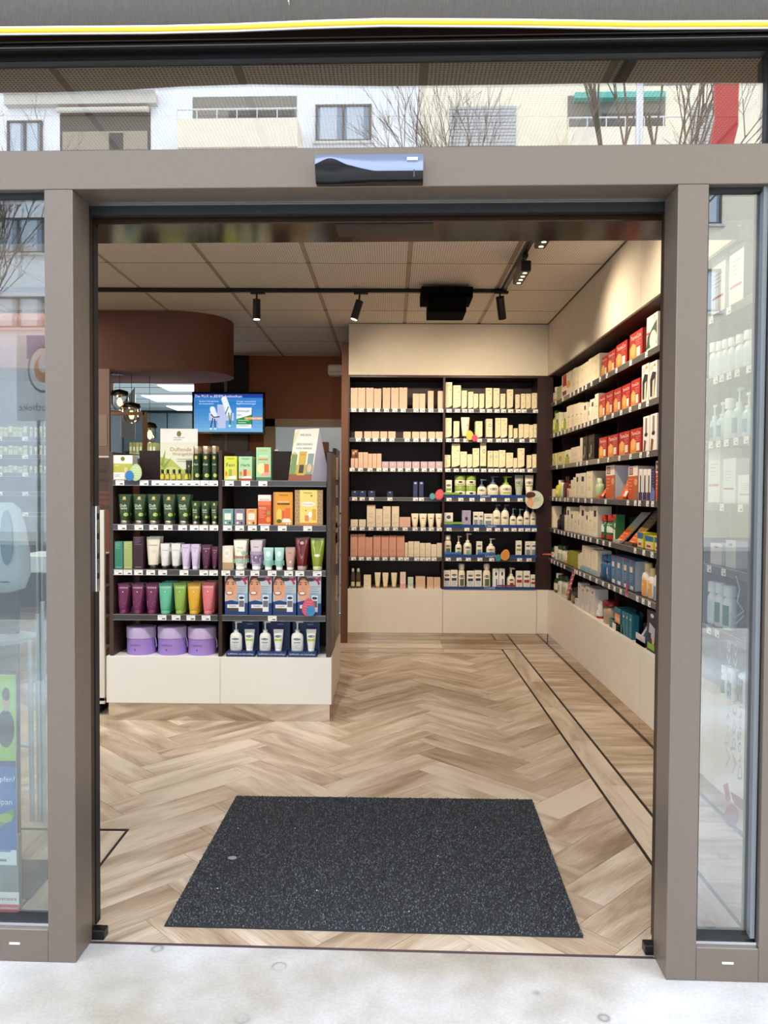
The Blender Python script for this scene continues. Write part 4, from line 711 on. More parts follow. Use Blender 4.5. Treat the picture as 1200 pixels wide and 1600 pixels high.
# ---- herringbone floor
fl = empty('floor', kind='structure'); MB().box(-5.2, 2.0, 2.5, RW+.05, -.1, -.009, mat('1c1612', .9)).build('subfloor', fl)
def clip(P, a, b, c):            # keep a*x+b*y >= c
    out = []
    for i in range(len(P)):
        p, q = P[i], P[(i+1) % len(P)]; dp, dq = a*p[0]+b*p[1]-c, a*q[0]+b*q[1]-c
        if dp >= 0: out.append(p)
        if dp*dq < 0: t = dp/(dp-dq); out.append((p[0]+(q[0]-p[0])*t, p[1]+(q[1]-p[1])*t))
    return out
def area(P): return abs(sum(P[i][0]*P[(i+1) % len(P)][1]-P[(i+1) % len(P)][0]*P[i][1] for i in range(len(P))))/2 if len(P) > 2 else 0
def front(P): return clip(P, sin(-TH), cos(TH), SY0*cos(TH)+.1245)
XI0, XI1, YI0, YI1, GX, GY = 1.09, 1.255, 7.455, 7.66, -1.186, 3.522
pm_full = None; npk = 0
def plank(cx, cy, ang, polys, full=False):
    global pm_full, npk
    npk += 1
    if full and pm_full: o = bpy.data.objects.new('plank', pm_full); COL.objects.link(o); o.parent = fl; o.location = (cx, cy, 0); o.rotation_euler[2] = ang; return
    m = MB(); ca, sa = cos(-ang), sin(-ang)
    for P in polys:
        A = sum(P[i][0]*P[(i+1) % len(P)][1]-P[(i+1) % len(P)][0]*P[i][1] for i in range(len(P)))
        if A < 0: P = P[::-1]
        m.prism([((x-cx)*ca-(y-cy)*sa, (x-cx)*sa+(y-cy)*ca) for x, y in P], -.009, random.uniform(-.0004, 0), OAK)
    o = m.build('plank', fl, (cx, cy, 0), ang)
    if full: pm_full = o.data
PW = .183; r2 = math.sqrt(.5); offx = .16+5*PW*r2; offy = (5.70 % (PW/r2))
gp = .0009
for k in range(-40, 60):
    for n in range(-5, 6):
        for hv in (0, 1):
            if hv == 0: u0, u1, v0, v1 = k+8*n, k+8*n+4, k, k+1
            else: u0, u1, v0, v1 = k+8*n, k+8*n+1, k+1, k+5
            u0, u1, v0, v1 = u0*PW+gp, u1*PW-gp, v0*PW+gp, v1*PW-gp
            P = [((u-v)*r2+offx, (u+v)*r2+offy-4*PW) for u, v in ((u0, v0), (u1, v0), (u1, v1), (u0, v1))]
            cx = sum(p[0] for p in P)/4; cy = sum(p[1] for p in P)/4
            if cx < -3.6 or cx > 1.7 or cy < 2.0 or cy > 8.2: continue
            if cy < 3.2 and cx < -2.9: continue
            Q = clip(clip(front(P), -1, 0, -XI0), 0, -1, -YI0)
            if area(Q) < 1e-4: continue
            polys = [Q]; full = area(Q) > area(P)-1e-6
            if min(p[0] for p in Q) < GX and min(p[1] for p in Q) < GY:
                full = False; A = clip(Q, 1, 0, GX); B = clip(clip(Q, -1, 0, -GX), 0, 1, GY); polys = [q for q in (A, B) if area(q) > 1e-4]
                if not polys: continue
            plank(cx, cy, (pi/4 if hv == 0 else 3*pi/4), polys, full)
for k in range(7):      # strip between the two inlay lines
    ya, yb = 3.365+.748*(k-1), 3.365+.748*k
    Q = clip(front([(XI0+.016, ya+gp), (XI1-.001, ya+gp), (XI1-.001, yb-gp), (XI0+.016, yb-gp)]), 0, -1, -YI1+.002)
    if area(Q) > 1e-4: plank((XI0+XI1)/2, (ya+yb)/2, pi/2, [Q])
for k in range(30):     # short planks towards the wall
    ya = 2.56+.183*k; yb = ya+.183; Q = clip(front([(XI1+.016, ya+gp), (XW+.02, ya+gp), (XW+.02, yb-gp), (XI1+.016, yb-gp)]), 0, -1, -YB-.02)
    if area(Q) > 1e-4: plank((XI1+XW)/2, (ya+yb)/2, 0, [Q])
for k in range(-4, 3):  # strip and border at the far end
    xa, xb = XI0+.01-.735*(k+1)+.735*1, XI0+.01-.735*k+.735*1
    xa, xb = XI1-.735*(k+1)-.0, XI1-.735*k-.0
    for (ya, yb, lim) in ((YI0+.013, YI1-.001, XI0), (YI1+.012, YB+.02, XI1)):
        Q = clip([(xa+gp, ya), (xb-gp, ya), (xb-gp, yb), (xa+gp, yb)], -1, 0, -lim)
        if area(Q) > 1e-4 and xa > -3: plank((xa+xb)/2, (ya+yb)/2, 0, [Q])
for (xa, xb, ya, yb) in ((-1.36, GX-.013, 2.6, 3.50), (-1.56, -1.372, 2.6, 3.50), (-1.76, -1.562, 2.6, 3.5)):
    Q = front([(xa, ya), (xb, ya), (xb, yb), (xa, yb)]); plank((xa+xb)/2, 3.1, pi/2, [Q])
MB().box(-5.2, -3.65, 2.62, RW+.02, -.009, -.001, OAK).box(-3.65, .0, 8.25, RW+.02, -.009, -.001, OAK).box(-3.65, -2.9, 2.62, 3.3, -.009, -.0012, OAK).build('far_boards', fl, kind='stuff')
INL = mat('0c0908', .5); z = -.0002
for P in ([(XI0, 2.5), (XI0+.015, 2.5), (XI0+.015, YI0+.0), (XI0, YI0+.0)], [(XI1, 2.5), (XI1+.015, 2.5), (XI1+.015, YI1), (XI1, YI1)], [(-3, YI0), (XI0+.012, YI0), (XI0+.012, YI0+.012), (-3, YI0+.012)], [(-3, YI1), (XI1+.012, YI1), (XI1+.012, YI1+.011), (-3, YI1+.011)],
          [(GX-.012, 2.5), (GX, 2.5), (GX, GY), (GX-.012, GY)], [(-1.8, GY-.012), (GX-.012, GY-.012), (GX-.012, GY), (-1.8, GY)]):
    Q = front(P); A = sum(Q[i][0]*Q[(i+1) % len(Q)][1]-Q[(i+1) % len(Q)][0]*Q[i][1] for i in range(len(Q))); MB().prism(Q if A > 0 else Q[::-1], -.009, .0003, INL).build('inlay_line', fl)
# ---- door mat
mt = empty('door_mat', (0, 3.2, 0), label='large dark grey fibre entrance mat on the oak floor', category='mat')
MC = [(-.796, 2.727-3.2), (.676, 2.685-3.2), (.716, 3.895-3.2), (-.774, 3.905-3.2)]
MATM = mat('2b2d31', .95, 0, .35, .4, 180); MB().prism(MC, .0008, .006, mat('26282b', .9)).build('backing', mt)
V = []; F = []; rn = random.Random(5)
for i in range(42000):
    s, t = rn.random(), rn.random(); x = (MC[0][0]*(1-s)+MC[1][0]*s)*(1-t)+(MC[3][0]*(1-s)+MC[2][0]*s)*t; y = (MC[0][1]*(1-s)+MC[1][1]*s)*(1-t)+(MC[3][1]*(1-s)+MC[2][1]*s)*t
    a = rn.uniform(0, 6.28); ww = .0035; hh = rn.uniform(.008, .013); lx, ly = rn.uniform(-.004, .004), rn.uniform(-.004, .004); o = len(V)
    V += [(x-ww*cos(a), y-ww*sin(a), .005), (x+ww*cos(a), y+ww*sin(a), .005), (x+lx, y+ly, hh)]; F.append((o, o+1, o+2))
mp_ = MB(); mp_.v = V; mp_.f = F; cols = [mat('5a5f66', .9), mat('464a50', .95), mat('6c727a', .9), mat('34373b', .95), mat('686e76', .9)]; mp_.mats = cols; mp_.m = [rn.randrange(5) for _ in F]; mp_.sm = [False]*len(F)
mp_.build('pile', mt, kind='stuff')
p = atz(363, 1340, .012); MB().lathe([(.019, .0), (.018, .002)], mat('8e9499', .7), 16, 0, 0, (1, .75)).build('pale_spot', mt, (p[0], p[1]-3.2, .0105))
for px, py in ((461, 1294), (372, 1294), (684, 1337), (743, 1292), (340, 1388), (495, 1391), (639, 1424), (683, 1298)):
    p = atz(px, py, .012); MB().lathe([(.0025, 0), (.002, .002)], mat('d8dadc', .7), 6).build('lint_speck', mt, (p[0], p[1]-3.2, .011))
# ---- cream bulkheads above the shelving
PLAST = mat('d6cdba', .75, 0, .02, .06, 10); ZS = 2.717
t5 = empty('trim_5', kind='structure'); yy = [YB, 6.95, 5.97, 4.98, 3.98, 2.98, 2.66]
for a, b in zip(yy, yy[1:]): MB().box(XH, XH+.02, b+.001, a-.001, ZS, ZC, PLAST, .001).build('wall_panel', t5)
MB().box(XH+.02, 2.0, 2.66, YB, ZS+.0, ZS+.02, mat('4a3a34', .5)).build('soffit', t5)
t6 = empty('trim_6', kind='structure'); MB().box(-.438, XH, YB, YB+.02, ZS, ZC, PLAST, .001).build('wall_panel', t6); MB().box(-.438, 2.0, YB+.02, 8.4, ZS, ZS+.02, mat('33201c', .5)).build('soffit', t6)
# ================================================================== shelving
ZBK = [2.344, 2.047, 1.746, 1.451, 1.149, .846]; ZRT = [2.395, 2.085, 1.77, 1.462, 1.152, .845]
def shelf_y(root, x0, x1, z, y, dep, cx, cents=(), pw=.05, me=None, hh=.036, boardm=None):
    """board and label rail facing the street; local x is measured from cx"""
    m = MB().box(x0-cx, x1-cx, .012, dep, hh-.018, hh, boardm or WINE); m.box(x0-cx, x1-cx, 0, .012, 0, hh, STRIP, .001); m.box(x0-cx, x1-cx, -.001, .002, hh-.002, hh, mat('b0b0b2', .3)); m.box(x0-cx, x1-cx, -.001, .002, 0, .002, mat('b0b0b2', .3))
    s = m.build('shelf', root, (0, y, z))
    for c in cents: price(s, (c-cx, -.0015, .001), 0, me or PMS)
    return s
ROWS = {}
def spaced(c, gap):
    out = []
    for v in sorted(c):
        if not out or v-out[-1] >= gap: out.append(v)
    return out
# ---- goods of the rear wall, left bay (photo crops give the pixels)
YP = YB+.05
A1 = (530, 580, .14167); A2 = (530, 740, .14167); B1 = (680, 580, .15); B2 = (680, 740, .15)
zb = lambda i: ZBK[i]+.0365
row(('y', YP), zb(0), 'top shelf of rear left bay', 'pT 125 205 183;pT 206 290 183;pT 295 380 183;pT 383 465 192;pT 480 565 183;pT 572 658 183;pT 662 752 180;pM 812 882 248;pM 884 950 248;pM 978 1042 218;pM 1088 1150 218', A1, shelf='L0')
row(('y', YP), zb(1), 'second shelf of rear left bay', 'pS 172 256 665;pS 275 356 665;pS 358 443 665;pS 452 530 665;pS 540 622 665;pS 708 790 668;pS 804 884 668;pS 888 966 668;pS 980 1060 668;pS 1064 1146 668', A1, shelf='L1')
row(('y', YP), zb(2), 'third shelf of rear left bay', 'cW 135 210 865 960;pM 128 166 960;pM 170 208 960;pM 212 265 895;pM 267 317 895;pM 320 365 910;pM 367 414 910;pM 416 466 910;lS 470 547 997;lS 552 632 997;lS 636 713 997;lS 718 798 997;lS 805 888 997;lS 897 975 997;lS 980 1060 997;lS 1065 1145 997', A1, depth=.06, shelf='L2')
row(('y', YP), zb(3), 'fourth shelf of rear left bay', 'nS 133 212 188;nS 214 298 188;nS 318 398 188;nS 525 595 195;nT 815 867 88;nT 880 932 88', A2, shelf='L3')
row(('y', YP), zb(4), 'fifth shelf of rear left bay', 'cS 125 206 508;cS 216 295 508;cM 305 400 347;cM 403 479 390;cM 482 569 362;cM 579 662 360;pS 665 788 482;cT 795 878 440;cT 882 970 442;cT 975 1053 442;cT 1062 1143 442', A2, shelf='L4')
row(('y', YP), zb(5), 'sixth shelf of rear left bay', 'rT 122 203 668;rT 206 290 668;rT 290 370 700;rT 375 460 683;rT 464 548 686;rT 550 632 683;rT 635 722 686;cM 725 758 762;cM 762 822 750;cM 824 888 750;cM 890 948 768;cM 950 1010 768;cS 1012 1076 835;cS 1078 1142 835', A2, shelf='L5')
row(('y', YP), zb(5), 'upper layer, sixth shelf, rear left bay', 'cS 1012 1076 782 835;cS 1078 1142 768 835', A2)
row(('y', YP), .558, 'cabinet top of rear left bay', 'clr 125 178 1045;clr 182 240 1045;cM 270 352 1120;gT2 390 458 1092;gT2 475 545 1095;gT2 572 640 1095;pkW 672 735 1088;mint 757 818 1145;bei 842 950 1138;bei 968 1040 1145;bei 1043 1118 1148', A2)
row(('y', YP), zb(0), 'top shelf of rear right bay', 'bk 108 178 115;bk 187 270 147;bk 276 332 202;bk 343 398 215;bk 400 450 235;bk 460 512 235;bk 526 595 175;bk 606 672 177;bk 680 732 235;bk 748 813 190;bk 836 882 242;bk 893 943 235;bk 946 998 235;bk 1007 1067 228', B1, shelf='R0')
row(('y', YP), zb(1), 'second shelf of rear right bay', 'bk 106 172 488;bk 192 253 522;bkT 270 363 477;bk 420 494 522 +1;bkO 530 598 497 +1;bk 628 682 488;bk 684 752 488;bk 768 808 563;bk 818 860 595;bk 872 920 552;bk 924 978 552;bk 980 1022 560;bkO 1025 1080 552', B1, shelf='R1')
row(('y', YP), zb(2), 'third shelf of rear right bay', 'bk 98 160 873;bk 173 260 755;bk 262 332 838;bk 336 386 866;bk 392 460 803;bkO 470 533 747;bkO 547 602 830;bkO 606 661 830;bk 664 733 823;bk 740 813 850;bk 816 856 905;bk 862 932 803;bk 956 1004 875;bk 1013 1066 866', B1, shelf='R2')
row(('y', YP), zb(3), 'fourth shelf of rear right bay', 'wbg 108 175 68 ;gj 205 322 135;gj 324 432 135;wpm 440 538 58;wpm 548 670 22 +1;gpm 682 808 25 +1;gyt 832 925 15;wgt 938 1032 15', B2, shelf='R3')
row(('y', YP), zb(3), 'upper layer on fourth shelf, rear right bay', 'gj 205 322 20 132;gj 324 432 22 132', B2)
row(('y', YP), zb(4), 'fifth shelf of rear right bay', 'wlow 95 187 408;lil 280 373 385;wbt 397 452 400;wbt 454 503 400;wbt 510 600 420;spm 602 687 320;spm 690 775 320;wpm 780 850 362;wpm 852 922 368;spm 925 990 335;spm 992 1057 350', B2, shelf='R4')
row(('y', YP), zb(5), 'sixth shelf of rear right bay', 'wcb 95 172 640;wwp 210 280 648;wwp 298 385 622 +1;wbt 430 492 708;wwp 535 632 675;wbg 842 903 700;wbt 940 998 708;wbt 1000 1058 708', B2, shelf='R5')
row(('y', YP), .558, 'cabinet top, rear right bay', 'wbl 87 160 1010 +1;wbl 162 235 1005 +1;wcb 242 315 940 +1;wbl 330 408 1015;wbl 410 487 1010 +1;wcb 498 580 940;wbb 602 662 992 +1;wbb 665 727 990;wrb 755 838 985 +1;wbr 843 912 1015;wbr 920 990 1015;wbr 995 1047 1055', B2)
BLUE = mat('1b3f86', .35)
def rail_strip(px0, px1, z, label, txt=True, h=.03, col=None, y=YB-.006):
    a = at(px0, 800, y)[0]; b = at(px1, 800, y)[0]; r = empty('shelf_banner', ((a+b)/2, y, z), label=label, category='sign'); MB().box(-(b-a)/2, (b-a)/2, 0, .003, 0, h, col or BLUE, .0005).build('strip', r)
    if txt: decor(MB(), [('t', 'Cetaphil', .5, .5, .115, 'c8d8f4')], b-a, h).build('lettering', r)
    return r
for i, (a, b, nm) in enumerate(((692, 824, 'fourth shelf'), (694, 840, 'fifth shelf'), (694, 840, 'sixth shelf'))): rail_strip(a, b, ZBK[3+i]+.037, f'blue lettered strip along the {nm}, rear right bay')
rail_strip(694, 838, .559, 'blue lettered strip along the cabinet top, rear right bay')
for px0, px1, py, col, nm in ((692, 718, 771, '7aa832', 'green shelf strip above the upper blue banner, rear right bay'), (694, 723, 817, '7aa832', 'green low display strip on the fifth shelf, rear right bay')):
    rail_strip(px0, px1, at(700, py, YB)[2]-.012, nm, False, .022, mat(col, .4), YB-.012)
for px0, px1, nm in ((695, 722, 'light blue strip before the bottles at left of sixth shelf'), (747, 773, 'light blue strip before the pump bottle mid sixth shelf')): rail_strip(px0, px1, ZBK[5]+.068, nm, False, .022, mat('2f6fb4', .4), YB-.012)
rail_strip(778, 807, .592, 'dark red strip above the lowest blue banner', False, .016, mat('7c2230', .4), YB-.012)
# ---- rear bays
def bay_y(x0, x1, label, key, zoff=0):
    cx = (x0+x1)/2; r = empty('wall_shelf_unit', (cx, YB, 0), label=label, category='shelf', group=None); del r['group']; hw = (x1-x0)/2
    MB().box(-hw+.001, hw-.001, 0, .02, .112, .548, CREAM, .001).build('cabinet_front', r); MB().box(-hw, hw, .0, .42, .548, .557, CREAM, .001).box(-hw, hw, .02, .42, .112, .548, WHITE).build('cabinet_body', r)
    MB().box(-hw, hw, .002, .02, 0, .11, MIRROR).build('mirror_plinth', r)
    MB().box(-hw, hw, .38, .4, .557, ZS, WINE_D).build('back_panel', r)
    for s in (-1, 1): MB().box(s*hw-(.010 if s > 0 else 0), s*hw+(0 if s > 0 else .010), .01, .38, .557, ZS, WINE).build('side_panel', r)
    MB().box(-hw, hw, .02, .38, ZS-.02, ZS, WINE).build('top_board', r)
    for i, z in enumerate(ZBK):
        c = [v for v in spaced(PRICE_AT.get(key+str(i), []), .056) if x0+.03 < v < x1-.03]
        shelf_y(r, x0+.012, x1-.012, z, 0, .37, cx, c)
    return r
XM = at(693.5, 700, YB)[0]; XE = at(841, 700, YB)[0]
bay_y(-.438, XM, 'left bay of the rear wall shelving with peach and rose cartons', 'L'); bay_y(XM+.001, XE, 'right bay of the rear wall shelving with cream and white skincare', 'R')
cf = empty('corner_filler', (XE, YB, 0), label='dark wine corner panel with narrow cream base between rear and right shelving', category='cabinet')
MB().box(.002, XW+.03-XE, .02, .05, .56, ZS, WINE).build('wine_panel', cf); MB().box(.002, XW+.03-XE, .015, .4, .112, .557, CREAM, .001).build('cream_base', cf); MB().box(.002, XW+.01-XE, .018, .03, 0, .112, MIRROR).build('mirror_plinth', cf)
# ---- right wall
XP = XW+.03; X0 = ('x', XP); zr = lambda i: ZRT[i]+.0405
row(X0, zr(0), 'top shelf of right wall', 'wor 859 869 604;gnb 870 877.5 603.5;wrc 878 893 582;crt 895 900 575;crt 900.5 906 573;crt 906.5 914 569;crt 914.5 919 565;crt 919.5 925 560;crt 925.5 937 554;th 940 949.5 556;th 950 961.5 547;th 962.5 980 534;th 984 1004 516;brg 1010.5 1028 490;brc 1060 1084 430;wlg 1112 1134 400;wlg 1140 1163 375', shelf='W0')
row(X0, zr(1), 'second shelf of right wall', 'lmb 860 867 641;lmc 868 874 645;lmb 875 880 645;lmc 880.5 885 644;crs 885.5 892 634;crs 892.5 898 632;crs 898.5 905 630;crs 905.5 911 630;crn 911.5 917 629;crb 917.5 922.5 624;crn 923 929 623;crs 929.5 935 615;th 936.5 946.5 617;th 947 958 611;th 959 971 606;th 972 985 600;th 986 1000 592;brc 1003 1014 568;brc 1015 1027 564;gpc 1050 1066 560;wpl 1106 1114 535;wpl 1116 1124 533;wpl 1126 1133 530;wpl 1135 1143 527;wpl 1146 1156 522;wpl 1158 1170 515;gpc 1176 1190 505', shelf='W1')
row(X0, zr(2), 'third shelf of right wall', 'lmj 856.5 868.5 709;lmj 869.5 882 706;lmc 883 890 703;cM 892 906 698;cM 906.5 910 684;blk 910.5 918 682;blk 919 929 679;th 936 948.5 683;th 950 966 679;th 967.5 984 674;th 985 1002.5 669;hnd 1005 1015 650;hnd 1016 1027 646;wpl 1056 1070 630;tpl 1107 1115 632;tpl 1117 1127 628;wpl 1129 1139 622;tpl 1141 1153 604;tpl 1156 1168 612;tpl 1172 1186 600', shelf='W2')
row(X0, zr(3), 'fourth shelf of right wall', 'sml 857 864 764;ylt 866 872 750;grt 873 876.5 754;drb 877.5 885 744;sml 886 891 763;crs 892 895 750;crs 895.5 899 746;crn 899.5 905 740;crn 906 915 739;crt 916.5 926 736;grt 928.5 934 747;or2 947 961 727;or2 982 997 728;tbr 998.5 1004 733;tbr 1005 1011 733;tbr 1011.5 1017 733;pur 1017.5 1024 732;or2 1025 1033 720;wlg 1107 1126 700;wlg 1130 1150 716;wlg 1153 1186 742', shelf='W3')
row(X0, zr(4), 'fifth shelf of right wall', 'crs 854.5 857 810;crn 857.5 860.5 793;crs 861 864.5 791;blb 869 874.5 804;blb 875 881.5 794;crs 882 884.5 805;crn 885 890.5 792;crn 891.5 896 799;crs 896.5 902.5 799;crb 903 906 790;crn 906.5 914.5 791;crn 915 919.5 800;crs 920 925 792;crn 925.5 934 791;gnr 938 943 805;gnr 944 957 804;gnc 958 963 804;col 996 1005 832;col 1008 1021 838;col 1023 1032 840;gyc 1110 1128 850;gyc 1134 1150 845', shelf='W4')
row(X0, zr(5), 'sixth shelf of right wall', 'dgj 856.5 864 856;wbf 866 868.5 854;dgb 869 874 852;dgb 874.5 879 853;wor 880 885 861;gyl 886 889.5 862;gyl 890 902 862;crs 903 906 866;wbf 906.5 909 864;wbf 909.5 916 853;wbf 916.5 923 855;wbf 924 934 860;blw 935 943.5 867;blw 945 954.5 867;blp 955.5 963 868;blp 964 972 870;blp 974 982.5 873;blp 983.5 992 876;orb 1000 1009 880;orb 1010 1017.5 888;sun 1018.5 1029 882;wpl 1103 1112 908;wgn 1114 1124 910;wgn 1126 1138 915', shelf='W5')
row(X0, .558, 'cabinet top of right wall', 'dgg 863.5 869.5 896;dgb 870 874 899;dgb 875 883.5 900;brn 885 889 910;brn 890 897.5 918;gyc 898 902.5 936;gyc 903 907.5 911;gyc 908.5 913.5 917;gyc 914.5 921.5 917;gyc 922.5 929.5 920;rdt 929 934.5 939;rcb 939.5 950 939;tea 960 970 951;tep 972 977 956;tep 977.5 982 958;tep 983 987.5 961;dkb 1011 1025 955;wgn 1124 1132 1040;wgn 1134 1142 1044;can 1145 1172 1034')
def bay_x(y1, y0, label, idx):
    cy_ = (y0+y1)/2; r = empty('wall_shelf_unit', (XW, cy_, 0), -pi/2, label=label, category='shelf'); hw = (y1-y0)/2   # local x runs towards the street
    MB().box(-hw+.001, hw-.001, 0, .02, .112, .548, CREAM, .001).build('cabinet_front', r); MB().box(-hw, hw, 0, .40, .548, .557, CREAM, .001).box(-hw, hw, .02, .40, .112, .548, WHITE).build('cabinet_body', r)
    MB().box(-hw, hw, .002, .02, 0, .11, MIRROR).build('mirror_plinth', r); MB().box(-hw, hw, -.004, .002, 0, .012, mat('3a332c', .4)).build('skirting_strip', r); MB().box(-hw, hw, .37, .39, .557, ZS, WINE_D).build('back_panel', r)
    for s in (-1, 1): MB().box(s*hw-(.004 if s > 0 else 0), s*hw+(0 if s > 0 else .004), .12, .37, .557, ZS, WINE).build('side_panel', r)
    for i, z in enumerate(ZRT):
        m = MB().box(-hw+.002, hw-.002, .012, .365, .022, .04, WINE); m.box(-hw+.001, hw-.001, 0, .012, 0, .04, STRIP, .001); m.box(-hw+.001, hw-.001, -.001, .002, .038, .04, mat('b0b0b2', .3)); s = m.build('shelf', r, (0, 0, z))
        for c in spaced(PRICE_AT.get('W'+str(i), []), .062):
            if y0+.03 < c < y1-.03: price(s, (cy_-c, -.0015, .002), 0, PMS)
    return r
for i, (a, b) in enumerate(zip(yy, yy[1:])):
    if a-b > .5: bay_x(a-.001, b+.001, ('right wall shelf bay nearest the rear corner, mostly cream goods', 'second right wall bay from the rear, red cartons beginning', 'third right wall bay from the rear with red heat wrap cartons', 'fourth right wall bay from the rear, cut off by the door post', 'right wall bay nearest the street, seen through the side pane')[i], i)
row(('x', XP+.19), zr(4), 'back of fifth shelf, right wall', 'gnc 962 968 806;gnc 969 975 808;gnc 978 984 808')
# tilted leaflets and counter trays on the right wall
def leaflet(name, px, py, z, w, h, d, lean, c, label, dec):
    y = atx(px, py, XP)[1]; r = empty(name, (XP+.0, y, z), -pi/2, label=label, category='display'); m = MB().add([(-w/2, 0, 0), (w/2, 0, 0), (w/2+lean, d, h), (-w/2+lean, d, h), (-w/2, .01, 0), (w/2, .01, 0), (w/2+lean, d+.01, h), (-w/2+lean, d+.01, h)], [(0, 1, 2, 3), (7, 6, 5, 4), (0, 3, 7, 4), (1, 5, 6, 2), (3, 2, 6, 7), (0, 4, 5, 1)], mat(c, .5)); m.build('card_body', r)
    k = MB(); decor(k, dec, w, h, lambda x, zz: 0.); k.v = [(x+lean*zz/h, y_+d*zz/h-.0005, zz) for x, y_, zz in k.v]; k.build('front_print', r)
    MB().box(-w/2, w/2, -.015, .02, 0, .02, mat(c, .5)).build('foot', r); return r
LD = [('r', 0, 1, 0, .4, 'dc5a24'), ('l', .1, .7, .1, .3, 3, 'f6e4d0'), ('r', .0, 1, .4, .5, 'f0b050'), ('l', .2, .8, .6, .9, 4, 'b0a898')]
leaflet('leaflet_display', 966, 850, zr(4), .17, .22, .16, .1, 'b9b6b0', 'grey cardboard leaflet display with orange foot, left one on the fifth right shelf', LD)
leaflet('leaflet_display', 985, 855, zr(4), .17, .24, .16, .1, '6a5a46', 'brown cardboard leaflet display with orange foot, right one on the fifth right shelf', LD)
for i, (px, nm) in enumerate(((938, 'small orange price flag at the left end of the orange cartons'), (972, 'large orange slanting card between the orange cartons'))):
    leaflet('leaflet_display', px, 770, zr(3), .08+.07*i, .09+.08*i, .05, .04+.04*i, 'e0622c', nm, [('l', .15, .8, .2, .8, 4, 'f4dcc8'), ('r', .5, .95, .05, .35, 'e8e4f0')])
y = atx(958, 990, XP)[1]; tr = empty('counter_tray', (XP+.0, y, .558), -pi/2, label='petrol blue open counter tray with tissue packs on the right cabinet', category='tray')
TEAL = mat('17687c', .4); MB().box(-.10, .24, 0, .14, 0, .004, TEAL).box(-.10, .24, 0, .003, 0, .06, TEAL).box(-.10, .24, .137, .14, 0, .15, TEAL).box(-.10, -.097, 0, .14, 0, .06, TEAL).box(.237, .24, 0, .14, 0, .12, TEAL).build('tray_body', tr)
MB().box(.02, .10, -.012, -.009, .0, .05, mat('d9dcd6', .4)).build('price_holder', tr)
y = atx(1000, 1005, XP)[1]; tr = empty('leaflet_rack', (XP+.0, y, .558), -pi/2, label='dark rack of slanting petrol blue packs at the near end of the right cabinet', category='rack')
MB().box(-.09, .09, 0, .12, 0, .03, mat('2a1a20', .4)).box(-.09, .09, .0, .004, .0, .07, mat('c9c0c4', .4)).build('rack_body', tr)
for k in range(4): MB().add([(-.08+.045*k, .02, .03), (-.045+.045*k, .02, .03), (.0+.045*k, .1, .2), (-.035+.045*k, .1, .2), (-.08+.045*k, .035, .03), (-.045+.045*k, .035, .03), (.0+.045*k, .115, .2), (-.035+.045*k, .115, .2)], [(0, 1, 2, 3), (7, 6, 5, 4), (0, 3, 7, 4), (1, 5, 6, 2), (3, 2, 6, 7)], TEAL if k else mat('d8d4d0', .4)).build('pack', tr)
for px, z, nm in ((938, .4, ''),): pass
# round and egg-shaped wobblers
def egg(px, py, r, c, plane, label, small=None, rot=0, c2='e8e4c8', ry=1.3, name='egg_tag'):
    if plane[0] == 'y': p = at(px, py, plane[1]); sc = plane[1]/FPX; rz = 0
    else: p = atx(px, py, plane[1]); sc = p[1]/FPX; rz = plane[2] if len(plane) > 2 else 0
    R = r*sc; e = empty(name, p, rz, label=label, category='shelf tag')
    n = 24; P = [(R*cos(2*pi*i/n)*(1-.13*sin(2*pi*i/n)), R*ry*sin(2*pi*i/n)) for i in range(n)]
    P = [(x*cos(rot)-z*sin(rot), x*sin(rot)+z*cos(rot)) for x, z in P]; MB().plate(P, 0, .002, mat(c, .4)).build('egg_card', e)
    m = MB()
    for k in range(-2, 3):
        V = []
        for j in range(9): x = R*(-.75+1.5*j/8)*(1-abs(k)*.2); z = R*ry*k*.28+R*.07*sin(j*1.9+k); V += [(x, -.0008, z), (x, -.0008, z+R*.07)]
        V = [(x*cos(rot)-z*sin(rot), y, x*sin(rot)+z*cos(rot)) for x, y, z in V]; m.add(V, [(2*j, 2*j+2, 2*j+3, 2*j+1) for j in range(8)], mat(c2, .5))
    m.build('wavy_print', e)
    if small:
        sx, sz, sr, scol = small; n = 18; P = [(sx*sc+sr*sc*cos(2*pi*i/n), -sz*sc+sr*1.2*sc*sin(2*pi*i/n)) for i in range(n)]; MB().plate(P, -.006, -.004, mat(scol, .4)).build('small_egg', e)
    MB().box(-.004, .004, .002, .03, -R*.9, -R*.8, PLEXI).build('clip', e); return e
yb_ = YB-.03
egg(686.5, 772.5, 6.6, 'd94a5c', ('y', yb_), 'pink egg tag with small turquoise egg, fourth shelf of rear left bay', (-11, 3, 4.2, '4fa8a8'), -.3, 'f0b0a8')
egg(734, 680, 5.8, 'c9bb3c', ('y', yb_), 'yellow egg tag with small pink egg, second shelf of rear right bay', (7.5, 4.5, 4.5, 'd2436a'), .1, 'e0d870')
egg(789.5, 867, 6.8, 'dd9a44', ('y', yb_), 'orange egg tag with small teal egg, sixth shelf of rear right bay', (-11, 4.5, 4.5, '3f8a94'), -.3, 'b86a2c')
p = at(835, 781, YB-.04); sg = empty('round_shelf_sign', p, 0, label='round pale green shelf sign printed with a dark haired head, right of the fourth shelf', category='sign'); R = 14.2*YB/FPX
MB().plate([(R*cos(i*pi/16), R*sin(i*pi/16)) for i in range(32)], 0, .003, mat('cdd6c4', .4)).build('disc', sg)
